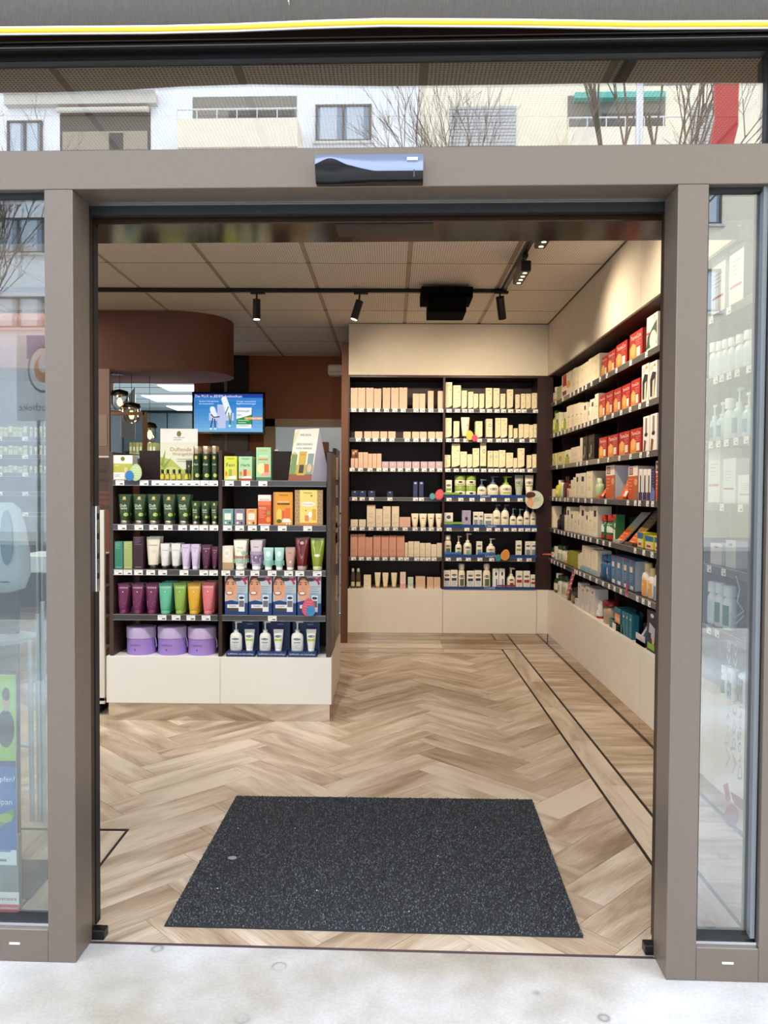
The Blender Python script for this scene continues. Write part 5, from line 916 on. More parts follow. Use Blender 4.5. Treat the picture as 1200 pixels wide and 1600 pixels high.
m = MB(); decor(m, [('e', .27, .34, .2, .2, 'd9a884'), ('e', .3, .78, .26, .16, '5a2f22'), ('e', .25, .62, .16, .12, 'c98f6c'), ('e', .22, .72, .2, .12, '4a2419'), ('p', [(.1, .3), (.35, .05), (.45, .2), (.3, .4)], 'dba884'), ('l', .45, .85, .4, .6, 4, '8a9a8a')], 2*R, 2*R); m.v = [(x, y-.0008, z-R) for x, y, z in m.v]; m.build('front_print', sg)
for px, py, l in ((858, 866, 'small pink shelf flag on the sixth shelf beside the rear corner'), ):
    p = atx(px, py, XW-.01); r = empty('shelf_flag', p, 0, label=l, category='shelf tag'); MB().plate([(-.07, -.004), (.03, -.008), (.05, .008), (-.06, .004)], 0, .003, mat('dc7a6c', .4)).build('card', r); MB().box(.02, .03, .003, .03, -.003, .003, PLEXI).build('clip', r)
p = atx(893, 909, XW-.012); r = empty('shelf_flag', p, 0, label='long striped pink flag hanging below the sixth shelf of the right wall', category='shelf tag'); MB().plate([(.02, .13), (.05, .13), (-.03, -.12), (-.05, -.12)], 0, .003, mat('d96a72', .4)).build('card', r); m = MB()
for k in range(6): z = -.1+.038*k; x = -.045+(z+.12)*.28; m.plate([(x, z), (x+.022, z+.006), (x+.024, z+.014), (x+.002, z+.008)], -.001, 0, mat('f0d8d4', .5))
m.build('stripes', r)
e = egg(979, 920, 4.6, 'b8404c', ('x', XW-.006, -pi/2), 'dark pink oval tag on the sixth right shelf before the slate blue cartons', None, 0, 'd88a90', 2.6)
# ---- free standing shelf in the middle
YG = 5.2; GL, GR_, GM = -1.905, -.393, -1.140; GC = (GL+GR_)/2
gd = empty('gondola_shelf', (GC, YG, 0), label='double sided shelf stand with white base in the middle of the shop', category='shelf')
L = lambda x: x-GC
for a, b in ((GL, GM-.001), (GM+.001, GR_)): MB().box(L(a), L(b), 0, .02, .118, .424, WHITE, .0015).build('base_front', gd)
MB().box(L(GL), L(GR_), .0, .40, .424, .432, WHITE, .001).box(L(GL)+.002, L(GR_)-.0005, .02, .93, .118, .424, mat('e4ddd0', .4)).box(L(GL), L(GR_)-.04, .40, .95, .424, .432, WHITE, .001).build('base_body', gd)
MB().box(L(GL)+.012, L(GR_)-.012, .006, .9, 0, .117, MIRROR).build('mirror_plinth', gd)
UP_ = mat('4c3c36', .45, .1)
for x0, x1, nm in ((-1.888, -1.860, 0), (-1.155, -1.129, 1), (-.432, -.400, 2)): MB().box(L(x0), L(x1), .012, .42, .432, (1.80, 1.815, 1.805)[nm], UP_ if nm != 1 else mat('3a2a26', .45, .1), .002).build('upright', gd)
MB().box(L(-1.81), L(-.405), .405, .42, .432, 1.83, WINE_D, .002).build('back_panel', gd); MB().box(L(-.43), L(-.405), .50, .93, .432, 1.86, mat('2a1512', .4), .003).build('rear_side_panel', gd); MB().box(L(-1.95), L(-1.90), .2, .6, 0.1, 1.43, mat('6a625a', .5), .002).build('left_side_panel', gd)
MB().box(L(-1.80), L(-.43), .86, .88, .432, 1.84, WINE_D).build('rear_back_panel', gd)
G1 = (140, 660, .18333); G2 = (340, 660, 1/6); G3 = (140, 830, .175); G4 = (330, 820, .175)
LAB = {0: ([(260, G1), (466, G1), (567, G1), (635, G1), (702, G1), (768, G1), (835, G1), (902, G1), (980, G1), (1058, G1)], [(111, G2), (264, G2), (424, G2)]),
       1: ([(278, G1), (420, G1), (547, G1), (670, G1), (793, G1), (893, G1), (973, G1), (1060, G1)], [(94, G2), (207, G2), (326, G2), (444, G2), (607, G2), (845, G2)]),
       2: ([(257, G3), (340, G3), (436, G3), (545, G3), (652, G3), (843, G3), (1020, G3), (1107, G3)], [(131, G4), (258, G4), (392, G4), (545, G4), (693, G4), (792, G4), (949, G4)]),
       3: ([(646, G3), (772, G3), (904, G3), (1040, G3)], [(548, G4)])}
ZG = [1.576, 1.279, .978, .676]
for i, z in enumerate(ZG):
    for j, (a, b) in enumerate(((-1.859, -1.156), (-1.128, -.433))):
        shelf_y(gd, a, b, z, .0, .4, GC, [at(c[0]+px*c[2], 800, YG)[0] for px, c in LAB[i][j]], me=PM, hh=.039)
# small boxes standing in the end pocket
for k, (z, h) in enumerate(((1.63, .16), (1.5, .09), (1.28, .16), (1.02, .3), (.75, .18), (1.17, .08))):
    MB().box(-.02, .02, 0, .06, 0, h, mat('dcb8a0', .5), .001).build('slim_carton', None, (-.412, YG+.455, z), label=f'slim pinkish carton, {ORD[k+1]} in the end pocket of the central stand', category='box', group='cartons in the end pocket')
    MB().box(-.018, .018, 0, .36, -.006, 0, WINE).build('pocket_shelf', gd, (L(-.415), .46, z))
YQ = YG+.018; zg = lambda i: ZG[i]+.0395
YL, YR = 'stand left half', 'stand right half'
row(('y', YQ), zg(0), 'top shelf, '+YL, 'gft 197 368 280;via 597 635 400;via 643 680 400;via 695 733 400;via 745 780 400;via 805 840 400;gsp 875 938 200 +1;gsp 952 1022 200 +1;gsp 1033 1088 200 +1', G1)
row(('y', YQ+.06), zg(0), 'top shelf behind the vials, '+YL, 'gst 815 870 322;via 842 862 405', G1)
row(('y', YQ), zg(1), 'second shelf, '+YL, 'gtb 228 343 612 +1;gtb 355 470 612 +1;gtb 477 595 612 +1;gtb 607 723 614 +1;gtb 733 853 614 +1;gts 862 930 672 +1;gts 943 1018 672 +1;gts 1027 1090 672 +1', G1)
row(('y', YQ), zg(2), 'third shelf, '+YL, 'cg 222 298 93;cl 303 380 93;cp 386 480 48;cvt 492 620 52 +1;cwt 622 708 112 +2;cwt 718 806 112 +2;clt 812 892 118 +1;clt 898 976 118 +1;cdt 990 1080 122 +1;cdt 1083 1142 140 +1', G3)
row(('y', YQ), zg(3), 'fourth shelf, '+YL, 'tp 235 345 470 +1;tp 360 475 470 +1;tp 485 602 470 +1;tg 602 730 468 +2;tl 738 855 468 +2;ty 860 985 468 +2;tr 990 1110 462 +2', G3)
row(('y', YQ+.01), .433, 'base of '+YL, 'hat 288 557 865;hat 570 838 865;hat 845 1108 870', G3)
row(('y', YQ), zg(0), 'top shelf, '+YR, 'we1 60 183 318;we2 196 325 320 +1;we3 360 502 235', G2, depth=.07)
row(('y', YQ), zg(1), 'second shelf, '+YR, 'wt 44 147 812;wv 157 255 812;wo 268 367 812;wr 378 502 680;wa 520 706 655;wk 720 990 635', G2, depth=.07)
row(('y', YQ), zg(2), 'third shelf, '+YR, 'mw 92 193 190;mt 190 315 135 +1;mv 340 455 140 +2;mq 458 555 205;mq 560 650 205;mp 655 748 205 +1;mr 742 872 118 +1;mg 880 1012 120', G4)
row(('y', YQ), zg(3), 'fourth shelf, '+YR, 'fc 120 330 452;fc 335 545 452;fc 550 762 452;fc 768 985 455 +1', G4, depth=.05)
for k, (x0, x1) in enumerate(((135, 390), (410, 672), (686, 942))):
    nm = ('left', 'middle', 'right')[k]; a = at(G4[0]+x0*.175, 1000, YG+.01); b = at(G4[0]+x1*.175, 1000, YG+.01); w_ = b[0]-a[0]
    ds = empty('blue_display_card', ((a[0]+b[0])/2, YG+.01, .433), label=f'navy blue display card with clover print, {nm} one at the foot of the stand', category='display', group='navy display cards at the stand foot'); NV = mat('1c3468', .4)
    MB().box(-w_/2, w_/2, 0, .1, 0, .035, NV, .001).box(-w_/2+.02, w_/2+.01, .1, .104, 0, .26, NV).build('card_tray', ds)
    m = MB(); decor(m, [('l', .05, .35, .3, .5, 1, 'dfe6f4'), ('t', 'SUPPLING mit Sofortpflege', .5, .5, .9, 'dfe6f4')], w_, .035); decor(m, [('e', .78+.05*dx, .93+.05*dz, .055, .04, '4f9a3a') for dx, dz in ((-1, 0), (1, 0), (0, 1), (0, -1))]+[('l', .62, .9, .78, .86, 2, 'b8c8e8')], w_, .26, lambda x, z: .0995); m.build('front_print', ds)
    row(('y', YG+.03), .433+.036, f'{nm} navy card', f'cb {160+(0,265,550)[k]} {272+(0,258,550)[k]} 862;ct {290+(0,260,555)[k]} {385+(0,258,552)[k]} {938}', G4, depth=.05)
egg(482, 949, 10.2, 'd4566c', ('y', YG-.02), 'pink egg tag with blue inner egg on the right half of the stand', (3.5, 5.5, 7, '3a8ac4'), -.1, 'f0a0a8', 1.4)
egg(212, 738, 9.6, 'b4cc9a', ('y', YG-.02), 'pale green egg tag with blue egg on the left half of the stand', (-9.5, 5.5, 6.8, '2f7ab8'), -.1, 'e4ecc0', 1.4)
# showcard and easel on top
a = at(259, 672, YG+.33); b = at(316, 733, YG+.33); w_, h_ = b[0]-a[0], a[2]-1.617+.0; sc_ = empty('showcard', ((a[0]+b[0])/2, YG+.2, 1.617), label='white and green showcard with curly script behind the oil vials', category='showcard')
MB().box(-w_/2, w_/2, 0, .003, 0, h_, mat('eceae4', .5)).build('card', sc_)
decor(MB(), [('r', 0, 1, 0, .74, 'dfe0cc'), ('e', .5, .9, .06, .055, '7a7030'), ('l', .35, .65, .78, .82, 2, '9a9a90'), ('p', [(0, 0), (1, 0), (1, .3), (.6, .2), (.3, .4), (0, .45)], 'b4bc5c'), ('e', .3, .14, .26, .12, 'ccd07a'), ('p', [(0, .3), (.14, .6), (.1, .3), (.3, .45), (.12, .2)], '8aa04a'), ('e', .12, .06, .1, .05, 'dc8a5a'), ('t', 'Duftende', .55, .6, .56, 'b07a4a'), ('t', 'Wohlgefühle', .62, .5, .6, 'b07a4a'), ('l', .45, .85, .36, .4, 2, '8a8a70')], w_, h_).build('front_print', sc_)
for s in (-1, 1): MB().box(s*w_*.3-.01, s*w_*.3+.01, .003, .08, 0, .004, mat('d8d4cc', .5)).build('foot', sc_)
a = at(451, 749, YG+.06); b = at(487, 749, YG+.06); t = at(457, 670, YG+.12); zt = t[2]-1.617; w_ = b[0]-a[0]; es = empty('easel_card', ((a[0]+b[0])/2, YG+.04, 1.617), label='folded gift showcard with bottles on wood, right end of the stand top', category='showcard')
def fold(x, z): return .16*z/zt*.5
m = MB(); u = .035; F0 = [(-w_/2, 0, 0), (w_/2, 0, 0), (w_/2+u+.01, .08, zt+.004), (-w_/2+u, .08, zt-.004)]; B0 = [(w_/2+.11, .20, 0), (-w_/2+.11, .20, 0)]
m.add(F0+[(x, y+.003, z) for x, y, z in F0], [(0, 1, 2, 3), (7, 6, 5, 4), (0, 3, 7, 4), (1, 5, 6, 2)], mat('eee9dc', .45)); m.add([F0[1], (w_/2+.11, .16, 0), F0[2]], [(0, 1, 2)], mat('dcd8ea', .5)); m.add([B0[0], B0[1], F0[3], F0[2]], [(0, 1, 2, 3)], mat('e4e0ea', .5)); m.build('folded_card', es)
m = MB(); decor(m, [('r', 0, 1, 0, .12, '8a4a28'), ('r', 0, 1, .12, .3, 'a8a060'), ('e', .12, .45, .14, .1, 'b8b86a'), ('t', 'WELEDA', .5, .88, .5, '3a4a3a'), ('t', 'GESCHENKE', .5, .70, .72, '2a2a28'), ('t', 'VON HERZEN', .5, .62, .68, '2a2a28'), ('r', .02, .26, .12, .5, '6f8a4a'), ('r', .33, .66, .1, .56, 'c9a42e'), ('t', 'WELEDA', .5, .5, .22, '4a3a1a'), ('r', .4, .6, .14, .3, '2a2a20'), ('r', .72, .98, .12, .52, '7f958a'), ('e', .84, .24, .1, .08, 'd8b090'), ('p', [(.0, .9), (.2, 1), (.0, .6)], 'd8d8a0')], w_, zt); m.v = [(x+u*z/zt, y+.08*z/zt-.0006, z) for x, y, z in m.v]; m.build('front_print', es)
p = at(506, 703, YG+.7); MB().box(-.032, .032, 0, .1, 0, .075, mat('7a4a30', .6), .001).build('cardboard_box', None, (p[0], YG+.7, 1.842), label='small brown cardboard box on top of the stand behind the easel card', category='box')
p = at(433, 703, YG+.43); MB().box(-.014, .014, 0, .02, 0, .012, mat('d8d8d4', .5), .001).build('paper_clip', None, (p[0], YG+.405, 1.831), label='tiny white clip on the top edge of the stand', category='clip')
# ---- white crate rack and brown sign at far left
RK = empty('white_rack', (-2.05, YG+.1, 0), label='white slatted rack beside the left end of the central stand', category='rack'); rx = lambda px: at(px, 900, YG+.1)[0]+2.05
RX = mat('e6e2d8', .45)
MB().box(rx(153), rx(163), 0, .03, at(160, 1100, YG+.1)[2], at(160, 797, YG+.1)[2], RX, .002).box(rx(153), rx(163), .30, .33, .1, 1.40, RX, .002).build('post', RK); MB().box(rx(100), rx(150), .04, .3, 0, .1, mat('2a2420', .6)).build('dark_foot', RK)
for y0, y1 in ((817, 844), (865, 888), (916, 937), (965, 986), (1014, 1035)): MB().box(rx(100), rx(153), 0, .018, at(150, y1, YG+.1)[2], at(150, y0, YG+.1)[2], RX, .002).build('slat', RK)
MB().box(rx(100), rx(163), 0, .33, .10, .125, RX, .002).build('bottom_board', RK); MB().box(rx(100), rx(153), .30, .315, .1, 1.4, mat('7a4a34', .6)).build('back_board', RK)
for k in range(5): z = at(150, (866, 917, 966, 1015, 1092)[k], YG+.2)[2]+.002; MB().box(-.09, .05, 0, .12, 0, .07, mat(('8a8480', '5a3a30', '6a6462', 'cfcac4', 'b07a3c')[k], .5), .002).build('carton', None, (-2.11, YG+.17, z), label=f"{('grey', 'brown', 'dark grey', 'pale', 'tan')[k]} carton behind the slats of the white rack", category='box'); MB().box(rx(100), rx(153), .02, .3, z-.008, z-.001, RX).build('board', RK)
sgx = at(157, 760, 6.0)[0]; sp = empty('energy_sign_panel', (sgx, 6.0, 0), label='brown display panel reading energie zurück left of the stand', category='sign')
z0, z1 = at(150, 790, 6.0)[2], at(150, 713, 6.0)[2]; MB().box(-.09, .09, 0, .03, 0, z1, mat('54423a', .5), .002).build('panel_board', sp)
m = MB(); decor(m, [('t', 'ENERGIE', .42, .70, .72, '17120f'), ('t', 'ZURÜCK', .6, .52, .72, '17120f'), ('r', .1, .9, .02, .1, '7a4a44'), ('r', .1, .9, .14, .2, '7a4a44'), ('r', .1, .9, .24, .3, '7a4a44')], .17, z1-z0); m.v = [(x, y, z+z0) for x, y, z in m.v]; m.build('lettering', sp); MB().box(-.09, .09, -.004, .0, z1-.01, z1+.004, mat('e8d8c8', .3)).build('top_edge', sp)
p0, p1 = at(110, 713, 6.3), at(171, 620, 6.3); r = empty('blush_panel', ((p0[0]+p1[0])/2, 6.3, 0), label='blush brown counter screen panel at the left edge of the doorway view', category='panel'); MB().box(-(p1[0]-p0[0])/2, (p1[0]-p0[0])/2, 0, .03, 0, 2.52, mat('8a6e60', .6), .002).build('board', r); MB().box(.0, (p1[0]-p0[0])/2-.02, -.004, 0, 1.9, 2.15, mat('9a8072', .5)).build('notice', r)
# ---- counter screen with tan frame
Yc = 6.9; a = at(130, 643, Yc); b = at(226, 705, Yc); cs = empty('counter_screen', ((a[0]+b[0])/2, Yc, 0), label='clear counter screen in a thin tan frame behind the stand', category='screen'); hw = (b[0]-a[0])/2; TF = mat('a8805c', .5)
MB().box(-hw, hw, 0, .03, a[2]-.03, a[2], TF, .002).build('top_bar', cs)
for s in (-1, 1): MB().box(s*hw-.018, s*hw+.018, 0, .03, .0, a[2], TF, .002).build('post', cs)
MB().box(-hw+.02, hw-.02, .012, .016, 1.1, a[2]-.03, PLEXI).build('clear_sheet', cs); MB().box(-hw, hw, -.1, .5, .0, 1.1, mat('5a4238', .5), .003).build('counter_body', cs)
# ---- drum shaped ceiling canopy with pendants
dc = empty('curved_canopy', (-2.1, 7.87, 2.69), label='rounded brown ceiling canopy above the sales counter', category='canopy'); R = .5; P = [(-2.6, -R)]+[(R*cos(t), R*sin(t)) for t in [(-90+180*i/24)*pi/180 for i in range(25)]]+[(-2.6, R)]
def loop(z, s=1.): return [(x*s if x > 0 else x, y*s, z) for x, y in P]
DB = mat('6b4334', .6, 0, .02, 0, 5); m = MB(); V = loop(0)+loop(ZC-2.69-.002); n = len(P); m.add(V, [(i, i+1, n+i+1, n+i) for i in range(n-1)], DB, True); m.add(loop(.0), [tuple(reversed(range(n)))], mat('7a4a34', .6)); m.add(loop(ZC-2.692), [tuple(range(n))], DB)
m.build('curved_shell', dc); m = MB(); V = loop(-.004, 1.006)+loop(.012, 1.006); m.add(V, [(i, i+1, n+i+1, n+i) for i in range(n-1)], mat('6b4030', .6), True); m.build('lower_edge', dc)
mcl = glass('pendant_glass', .10, (.96, .95, .92), .5)
for k, (px, py, Y, l) in enumerate(((187, 613, 7.75, 'left pendant lamp with black cap and clear glass'), (205.5, 633, 7.72, 'middle, lowest hanging to the left pair pendant lamp with glowing filament bulb'), (234, 664, 7.8, 'right pendant lamp with black cap hanging lowest on a long cord'))):
    l = ('left and highest of the three clear glass pendant lamps', 'middle clear glass pendant lamp with bright filament bulb', 'right and lowest of the three clear glass pendant lamps')[k]
    p = at(px, py, Y); r = empty('pendant_lamp', p, 0, label=l, category='pendant lamp', group='pendant lamps under the canopy'); s = (.085, .088, .072)[k]
    MB().lathe([(.0025, .02), (.0025, 2.69-p[2]-.001)], BLACK, 6).build('cord', r)
    MB().lathe([(s*.97, -.03), (s, -.015), (s*.9, .012), (s*.45, .022), (s*.08, .03)], BLACK, 24).build('lamp_cap', r)
    MB().rings([[(q*cos(2*pi*i/24), q*sin(2*pi*i/24), z) for i in range(24)] for q, z in ((s*.94, -.03), (s*1.0, -.08), (s*.92, -.13), (s*.55, -.172), (s*.4, -.178))], mcl, False).build('glass_shade', r)
    bl = MB().lathe([(.010, -.03), (.011, -.055)], mat('b8924a', .3, .9), 10); bl.build('bulb_socket', r)
    MB().lathe([(.009, -.055), (.024, -.085), (.026, -.105), (.016, -.13), (.002, -.138)], mat('ffc060', .4, emit=9), 14).build('bulb', r)
    lamp('pendant_glow', 'POINT', (p[0], p[1], p[2]-.19), 2.2, (1, .7, .35), size=.03)
m = MB().lathe([(.06, 0), (.06, .012)], STEEL, 20); p = at(183, 577, 7.75); m.build('ceiling_rose', None, (p[0], 7.75, 2.684), label='small metal rose under the canopy holding the pendant cords', category='ceiling fitting')
# ---- television
a = at(300, 612, 9.5); b = at(413.5, 678.5, 9.5); tv = empty('television', ((a[0]+b[0])/2, 9.5, b[2]), label='wall mounted television showing a blue medicine advert', category='television'); w_, h_ = b[0]-a[0], a[2]-b[2]
MB().box(-w_/2, w_/2, 0, .05, 0, h_, mat('07070a', .2), .003).build('casing', tv); MB().box(-.12, .12, .05, .34, h_*.35, h_*.65, BLACK).build('wall_bracket', tv)
sw, sh = w_*.945, h_*.9; m = MB(); DE = .95
m.v = []; n = 10
for i in range(n):
    t = (i+.5)/n; c0, c1 = (0x2a, 0x78, 0xc4), (0x74, 0xae, 0xdc)
    if i == 9: c0 = c1 = (0x1a, 0x3c, 0x98)
    c = tuple(int(x+(y-x)*min(1, abs(t-.75)*1.3)) for x, y in zip(c0, c1)); decor(m, [('r', 0, 1, i/n, (i+1)/n, '%02x%02x%02x' % c)], sw, sh)
m.v = [(x, y-.0, z+h_*.05) for x, y, z in m.v]; m.build('screen', tv)
m = MB(); CR = 'b4bfe4'; WH = 'e4ecf6'; NVY = '1c2a58'
def cap(x0, z0, x1, z1, r, n=10):
    d = math.atan2((z1-z0)*sh, (x1-x0)*sw); ax = sh/sw; return [(x1+r*ax*cos(d-pi/2+pi*i/n), z1+r*sin(d-pi/2+pi*i/n)) for i in range(n+1)]+[(x0+r*ax*cos(d+pi/2+pi*i/n), z0+r*sin(d+pi/2+pi*i/n)) for i in range(n+1)]
decor(m, [('r', .34, .46, .1, .72, CR), ('r', .22, .58, .3, .5, CR)], sw, sh, eps=.0012)
decor(m, [('p', cap(.44, .86, .51, .5, .075), WH), ('p', cap(.27, .6, .30, .42, .07), 'dfe8f4'), ('p', cap(.5, .66, .46, .48, .014), '2a7a4a'), ('p', cap(.505, .5, .525, .2, .014), '2a7a4a'), ('p', cap(.545, .5, .53, .2, .014), '2a7a4a'),
          ('p', cap(.25, .46, .29, .38, .014), NVY), ('p', cap(.29, .38, .37, .40, .014), NVY), ('p', cap(.275, .36, .245, .12, .014), NVY), ('p', cap(.30, .34, .31, .12, .014), NVY), ('p', cap(.52, .17, .52, .15, .02), WH), ('p', cap(.24, .08, .25, .08, .02), WH), ('p', cap(.305, .08, .315, .08, .02), WH)], sw, sh, eps=.0016)
decor(m, [('r', .62, .84, .1, .64, WH), ('p', [(.62, .2), (.84, .2), (.84, .46), (.62, .34)], '1f8a4a'), ('t', 'innovall', .72, .56, .17, '3a4a6a'), ('t', 'AB+', .665, .45, .07, '2a3a6a'), ('l', .64, .8, .24, .3, 2, WH), ('l', .64, .8, .15, .16, 1, '3a5a8a'), ('p', [(.84, .12), (.85, .13), (.85, .6), (.84, .6)], '16406a'), ('r', .74, 1, .325, .39, 'e0914a'), ('t', 'Nur 1 Kapsel täglich', .87, .36, .24, 'fff4e8')], sw, sh, eps=.0022)
decor(m, [('t', 'Das PLUS zu JEDEM Antibiotikum', .36, .93, .68, 'f4f6fc'), ('t', 'Bessere Verträglichkeit', .22, .80, .28, 'dfe8f6'), ('t', 'des Antibiotikums', .18, .74, .22, 'dfe8f6'), ('t', 'Weniger unerwünschte', .76, .80, .28, 'dfe8f6'), ('t', 'Begleiterscheinungen', .76, .74, .28, 'dfe8f6')], sw, sh, eps=.001)
DE = 0; m.v = [(x, y-.001, z+h_*.05) for x, y, z in m.v]; m.build('screen_picture', tv)
# ---- white emergency lamp box on rear wall
a = at(512, 586, 9.6); b = at(540, 569, 9.6); m = empty('wall_fitting', ((a[0]+b[0])/2, 9.6, a[2]), label='white rounded fitting high on the brown rear wall', category='fitting'); MB().box(-(b[0]-a[0])/2, (b[0]-a[0])/2, 0, .22, 0, b[2]-a[2], mat('d8d0c6', .5), .02).build('housing', m); MB().box(-(b[0]-a[0])/2+.02, (b[0]-a[0])/2-.02, -.004, .01, .03, .05, mat('b8b0a6', .5)).build('seam', m)
# ---- track lights
YT, XT, ZTR = 6.56, .915, 3.2
tk = empty('lighting_track', (XT, YT, ZTR), label='black L-shaped ceiling track for the spotlights', category='track'); MB().box(-5.5, .018, -.018, .018, 0, .031, BLACK, .002).build('cross_rail', tk); MB().box(-.018, .018, -3.7, -.018, 0, .031, BLACK, .002).build('side_rail', tk); MB().box(-.03, .03, -.03, .03, -.004, .031, BLACK, .002).build('corner_joint', tk)
HOT = mat('fff0c8', .4, emit=14)
def spot(px0, py0, px1, py1, Y, lab, lit=True, r=.032, toward=0):
    p = at(px0, py0, Y); q = at(px1, py1, Y); q = (q[0], q[1]+toward, q[2]); s = empty('track_spotlight', (p[0], Y, ZTR), 0, label=lab, category='spotlight', group='black track spotlights')
    MB().box(-.05, .07, -.016, .016, -.022, 0, BLACK, .003).build('adapter', s); dz = p[2]-ZTR; a = Vector((0, 0, dz)); b = Vector((q[0]-p[0], toward, q[2]-ZTR)); d = (b-a).normalized()
    MB().rod((0, 0, -.022), a+d*.02, .008, BLACK).build('stem', s); h = MB().rod(a, b, r, BLACK, 18); h.build('lamp_head', s)
    if lit: MB().rod(b-d*.001, b+d*.002, r*.8, HOT, 18).build('lens', s)
    else: MB().rod(b-d*.001, b+d*.002, r*.8, mat('2a2a2a', .2), 18).build('lens', s)
spot(401, 468, 401, 499, 6.53, 'upright lit spotlight on the track left of centre'); spot(562, 470, 553, 499, 6.53, 'lit spotlight tilted left above the rear shelving'); spot(781, 464, 787, 495, 6.5, 'unlit looking spotlight tilted right at the track corner', False, .034, .08)
for i, (px0, py0, px1, py1, Y, nm) in enumerate(((806, 405, 797, 440, 5.6, 'black linear multi lens spotlight below the side rail'), (853, 344, 846, 348, 4.75, 'black linear multi lens spotlight cut by the door casing'))):
    p = at(px0, py0, Y); s = empty('linear_spotlight', (XT, Y, ZTR), 0, label=nm, category='spotlight'); MB().box(-.02, .02, -.14, .14, -.03, 0, BLACK, .003).build('adapter', s)
    MB().rod((0, 0, -.03), (.0, 0, -.07), .012, BLACK).build('stem', s); m = MB().box(-.035, .035, -.18, .18, -.135, -.06, BLACK, .006); m.build('lamp_head', s)
    for k in range(4): MB().lathe([(.015, -.1365), (.014, -.134)], mat('fff0c8', .4, emit=3), 14).build('lens', s, (.0, -.13+.087*k, 0))
a = at(658, 461, 6.4); b = at(738, 489, 6.4); bx = empty('ceiling_speaker', ((a[0]+b[0])/2, 6.4, ZTR), label='stepped black box hanging under the cross track', category='ceiling fixture'); hw = (b[0]-a[0])/2
MB().box(-hw, hw, -.05, .3, -.085, 0, mat('030303', 1, spec=.1), .004).build('upper_box', bx); MB().box(-hw*.74, hw*.74, -.06, .26, at(700, 490, 6.4)[2]-ZTR, -.085, mat('030303', 1, spec=.1), .004).build('lower_box', bx)
# ================================================================== behind the left pane
# shelf unit deeper in the shop
Yl = 6.6; a = at(-60, 700, Yl); b = at(78, 700, Yl); cx = (a[0]+b[0])/2; lu = empty('wall_shelf_unit', (cx, Yl, 0), label='dark shelf unit with pale green cartons seen through the left pane', category='shelf'); hw = (b[0]-a[0])/2
DK = mat('3a4044', .6); MB().box(-hw, hw, .3, .32, 0, 2.5, DK).build('back_panel', lu); MB().box(-hw, hw, 0, .3, 0, .5, mat('8a8078', .5)).build('cabinet_body', lu)
for s in (-1, 1): MB().box(s*hw-.01, s*hw+.01, 0, .3, .5, 2.5, DK).build('side_panel', lu)
sty('ylc', 'carton', 'pale yellow green carton', 'c9c79a', [('r', .1, .9, .55, .75, '8a9a5a'), ('l', .2, .8, .15, .4, 3, '7a7a5a')])
sty('ygr', 'carton', 'green and white carton', 'bcc89c', [('r', 0, 1, 0, .4, '6f9a5a'), ('e', .5, .7, .2, .12, 'e8e4d0')])
for i, py in enumerate((682, 710, 738, 768, 800)):
    z = at(30, py, Yl)[2]; shelf_y(lu, cx-hw+.01, cx+hw-.01, z-.037, 0, .29, cx, [cx-hw+.1+.22*k for k in range(int(hw*2/.22))], boardm=DK)
    if i < 3: row(('y', Yl+.02), z, f'{ORD[i+1]} shelf behind the left pane', ';'.join(f"{'ylc' if (k+i) % 3 else 'ygr'} {-10+k*7.6+(3 if k > 6 else 0)} {-10+k*7.6+7} {py-(16, 14, 11)[i]+(k % 3)}" for k in range(11)))
# hand cleaner on a stand
p = at(12, 925, 3.05); hs = empty('dispenser_stand', (p[0], 3.05, 0), label='pale blue white sensor dispenser on a pole behind the left pane', category='dispenser'); BW = mat('c4d4da', .25)
z0, z1 = at(12, 925, 3.05)[2], at(12, 785, 3.05)[2]; hh = z1-z0; R_ = []
for t, a, b in ((0, .02, .03), (.04, .062, .055), (.2, .082, .07), (.45, .078, .07), (.75, .062, .06), (.93, .045, .045), (1, .02, .02)): R_.append(se(a, b, 24, z0+hh*t, 0, .75))
MB().rings(R_, BW).build('dispenser_shell', hs); m = MB()
m.plate([(.034+.024*cos(t), z0+hh*(.62+.30*sin(t))) for t in [2*pi*i/20 for i in range(20)]], -.078, -.07, mat('6f8c9c', .12)); m.build('clear_window', hs); MB().plate([(.03+.022*cos(t), z0+hh*.14+.003*sin(t)) for t in [2*pi*i/12 for i in range(12)]], -.088, -.082, mat('4a5a60', .3)).build('nozzle_slot', hs)
MB().box(-.055, .02, .03, .06, 0, z0+hh*.8, mat('3a444a', .4), .004).build('stand_pole', hs); zt2 = at(12, 995, 3.05)[2]; MB().lathe([(.07, zt2-.02), (.105, zt2), (.108, zt2+.006)], mat('9fb2ba', .3), 24, 0, -.01).build('drip_tray', hs); MB().box(-.15, .15, -.15, .15, 0, .01, mat('3a444a', .4), .003).build('foot_plate', hs)
# white counter ledge and steel frame behind
p = at(52, 895, 4.2); q = at(80, 868, 4.2); r = empty('window_ledge', (p[0], 4.2, 0), label='white ledge with bundles behind the left pane', category='ledge'); MB().box(-.1, .19, 0, .3, p[2], q[2], mat('dfe4e4', .4), .006).build('ledge_board', r); MB().box(.15, .17, .1, .3, 0, p[2], mat('b8c0c0', .4)).build('support', r)
fr_ = empty('steel_floor_frame', (at(45, 1200, 3.6)[0], 3.6, 0), label='light steel tube frame standing behind the left pane', category='frame'); TB = mat('a9b4b4', .35, .6)
x_ = lambda px: at(px, 1200, 3.6)[0]-at(45, 1200, 3.6)[0]; z_ = lambda py: at(45, py, 3.6)[2]
for i, (p, q) in enumerate((((48, 1000), (50, 1290)), ((60, 960), (62, 1330)), ((68, 940), (69, 1340)))): MB().rod((x_(p[0]), 0, z_(p[1])), (x_(q[0]), 0, z_(q[1])), .012, TB).build('upright_tube', fr_)
